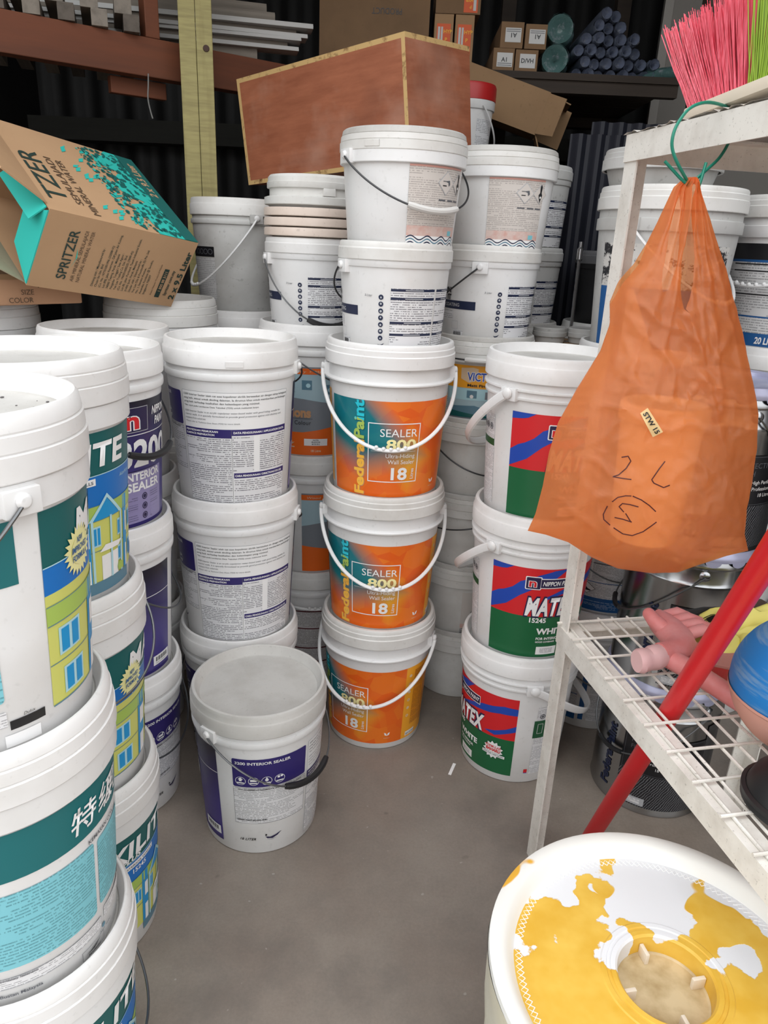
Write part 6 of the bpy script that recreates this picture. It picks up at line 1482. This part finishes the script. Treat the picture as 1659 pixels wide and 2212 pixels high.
# long open carton in front of the rack
lc = empty('long_carton', (0.130, 2.925, 1.790), (0, R(17), R(-6)), 'long brown carton with torn open end sticking out behind the crate', 'box')
CDI = dirty('long_carton_board', (146, 116, 84), (116, 90, 64), 0.5, 5, 0.85)  # the carton's own brown board, same on every panel and flap
for nm, b in (('front_panel', (0, 0.36, 0, 0.004, 0, 0.140)), ('back_panel', (0, 0.36, 0.146, 0.150, 0, 0.140)), ('bottom_panel', (0, 0.36, 0.004, 0.146, 0, 0.004)), ('top_panel', (0, 0.36, 0.004, 0.146, 0.136, 0.140)), ('end_panel', (0, 0.004, 0.004, 0.146, 0.004, 0.136))):
    m = MB(); m.box(*b); m.build(nm, CDI, lc, ang=0)
def lflap(P):
    P = [Vector(p) for p in P]; n = (P[1] - P[0]).cross(P[3] - P[0]).normalized() * 0.004; m = MB(); m.hexa(P + [p + n for p in P]); m.build('flap', CDI, lc, ang=0)
lflap([(0.36, 0.002, 0.004), (0.42, -0.030, 0.010), (0.42, -0.030, 0.132), (0.36, 0.002, 0.136)])
lflap([(0.36, 0.146, 0.004), (0.46, 0.150, 0.000), (0.46, 0.150, 0.130), (0.36, 0.146, 0.136)])
lflap([(0.36, 0.004, 0.138), (0.36, 0.146, 0.138), (0.44, 0.150, 0.128), (0.44, 0.0, 0.128)])
lflap([(0.36, 0.01, 0.002), (0.40, 0.00, -0.055), (0.40, 0.08, -0.065), (0.36, 0.08, 0.002)])
# red lidded pail on the rack deck
t = empty('paint_pail', (0.215, 2.745, 1.463), (0, 0, 0), 'narrow white pail with a red lid beside the plywood crate', 'paint pail')
m = MB(); m.lathe([(0, 0), (0.066, 0), (0.069, 0.003), (0.086, 0.262), (0.0905, 0.263), (0.092, 0.266), (0.092, 0.290), (0.086, 0.292), (0.086, 0.30), (0, 0.30)], 48); m.build('body', WHITE, t)
m = MB(); m.lathe([(0.088, 0.286), (0.0935, 0.290), (0.0935, 0.330), (0.090, 0.338), (0.083, 0.340), (0.079, 0.334), (0, 0.333)], 48); m.build('lid', plain('red_lid', (176, 34, 34), 0.4), t)
p = Print(lambda z: 0.069 + 0.017 * (z - 0.003) / 0.26, 0.078); p.rect(20, 100, 0.13, 0.235, G_BLACK); p.rect(20, 100, 0.105, 0.115, 'orange', 1); D_ = p.meshes('small_print'); obj('label', D_['label'], t)
m = MB(); m.tube([((0.098) * math.cos(R(q_)), -0.10 * math.sin(R(q_)), 0.272 - 0.12 * math.sin(R(q_))) for q_ in range(0, 181, 6)], 0.0028, 7); m.build('handle', WHITE, t, rot=(0, 0, R(118)))
# dark sheets leaning at the back
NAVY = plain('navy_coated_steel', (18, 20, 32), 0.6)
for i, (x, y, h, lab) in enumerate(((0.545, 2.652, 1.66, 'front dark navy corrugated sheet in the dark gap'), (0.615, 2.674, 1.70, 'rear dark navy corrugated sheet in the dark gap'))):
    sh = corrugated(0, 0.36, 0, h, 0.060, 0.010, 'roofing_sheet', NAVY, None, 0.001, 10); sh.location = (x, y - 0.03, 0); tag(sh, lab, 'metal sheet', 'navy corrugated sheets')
# grey door leaf and odds and ends on the far right
dr = empty('door_leaf', (1.02, 3.42, 0), (0, 0, R(-8)), 'pale grey flush door leaf standing in the right background', 'door')
m = MB(); m.box(0.035, 0.80, 0, 0.035, 0, 2.6); m.build('leaf', plain('grey_door_paint', (122, 118, 112), 0.6), dr, ang=0)
m = MB(); m.box(0, 0.035, -0.004, 0.039, 0, 2.6); m.build('edge_strip', plain('grey_edge_strip', (140, 136, 130), 0.5), dr, ang=0, bevel=0.002)
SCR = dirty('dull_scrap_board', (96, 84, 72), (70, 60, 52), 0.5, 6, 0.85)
random.seed(8)
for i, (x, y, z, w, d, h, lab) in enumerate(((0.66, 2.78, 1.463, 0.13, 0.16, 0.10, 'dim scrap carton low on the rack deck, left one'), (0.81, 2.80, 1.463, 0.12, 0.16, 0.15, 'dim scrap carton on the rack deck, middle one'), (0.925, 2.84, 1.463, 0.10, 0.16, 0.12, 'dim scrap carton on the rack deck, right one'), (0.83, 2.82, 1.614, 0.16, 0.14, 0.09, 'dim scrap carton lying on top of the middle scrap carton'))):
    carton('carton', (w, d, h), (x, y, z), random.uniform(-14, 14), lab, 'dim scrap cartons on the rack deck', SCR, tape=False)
# bits on the floor
t = empty('paper_strip', (0.212, 1.590, 0.0), (0, 0, R(-20)), 'small white paper strip on the floor by the green stack', 'litter')
m = MB(); m.box(-0.004, 0.004, -0.024, 0.024, 0.0002, 0.0012); m.build('strip', plain('print_white', (238, 238, 238)), t, ang=0)
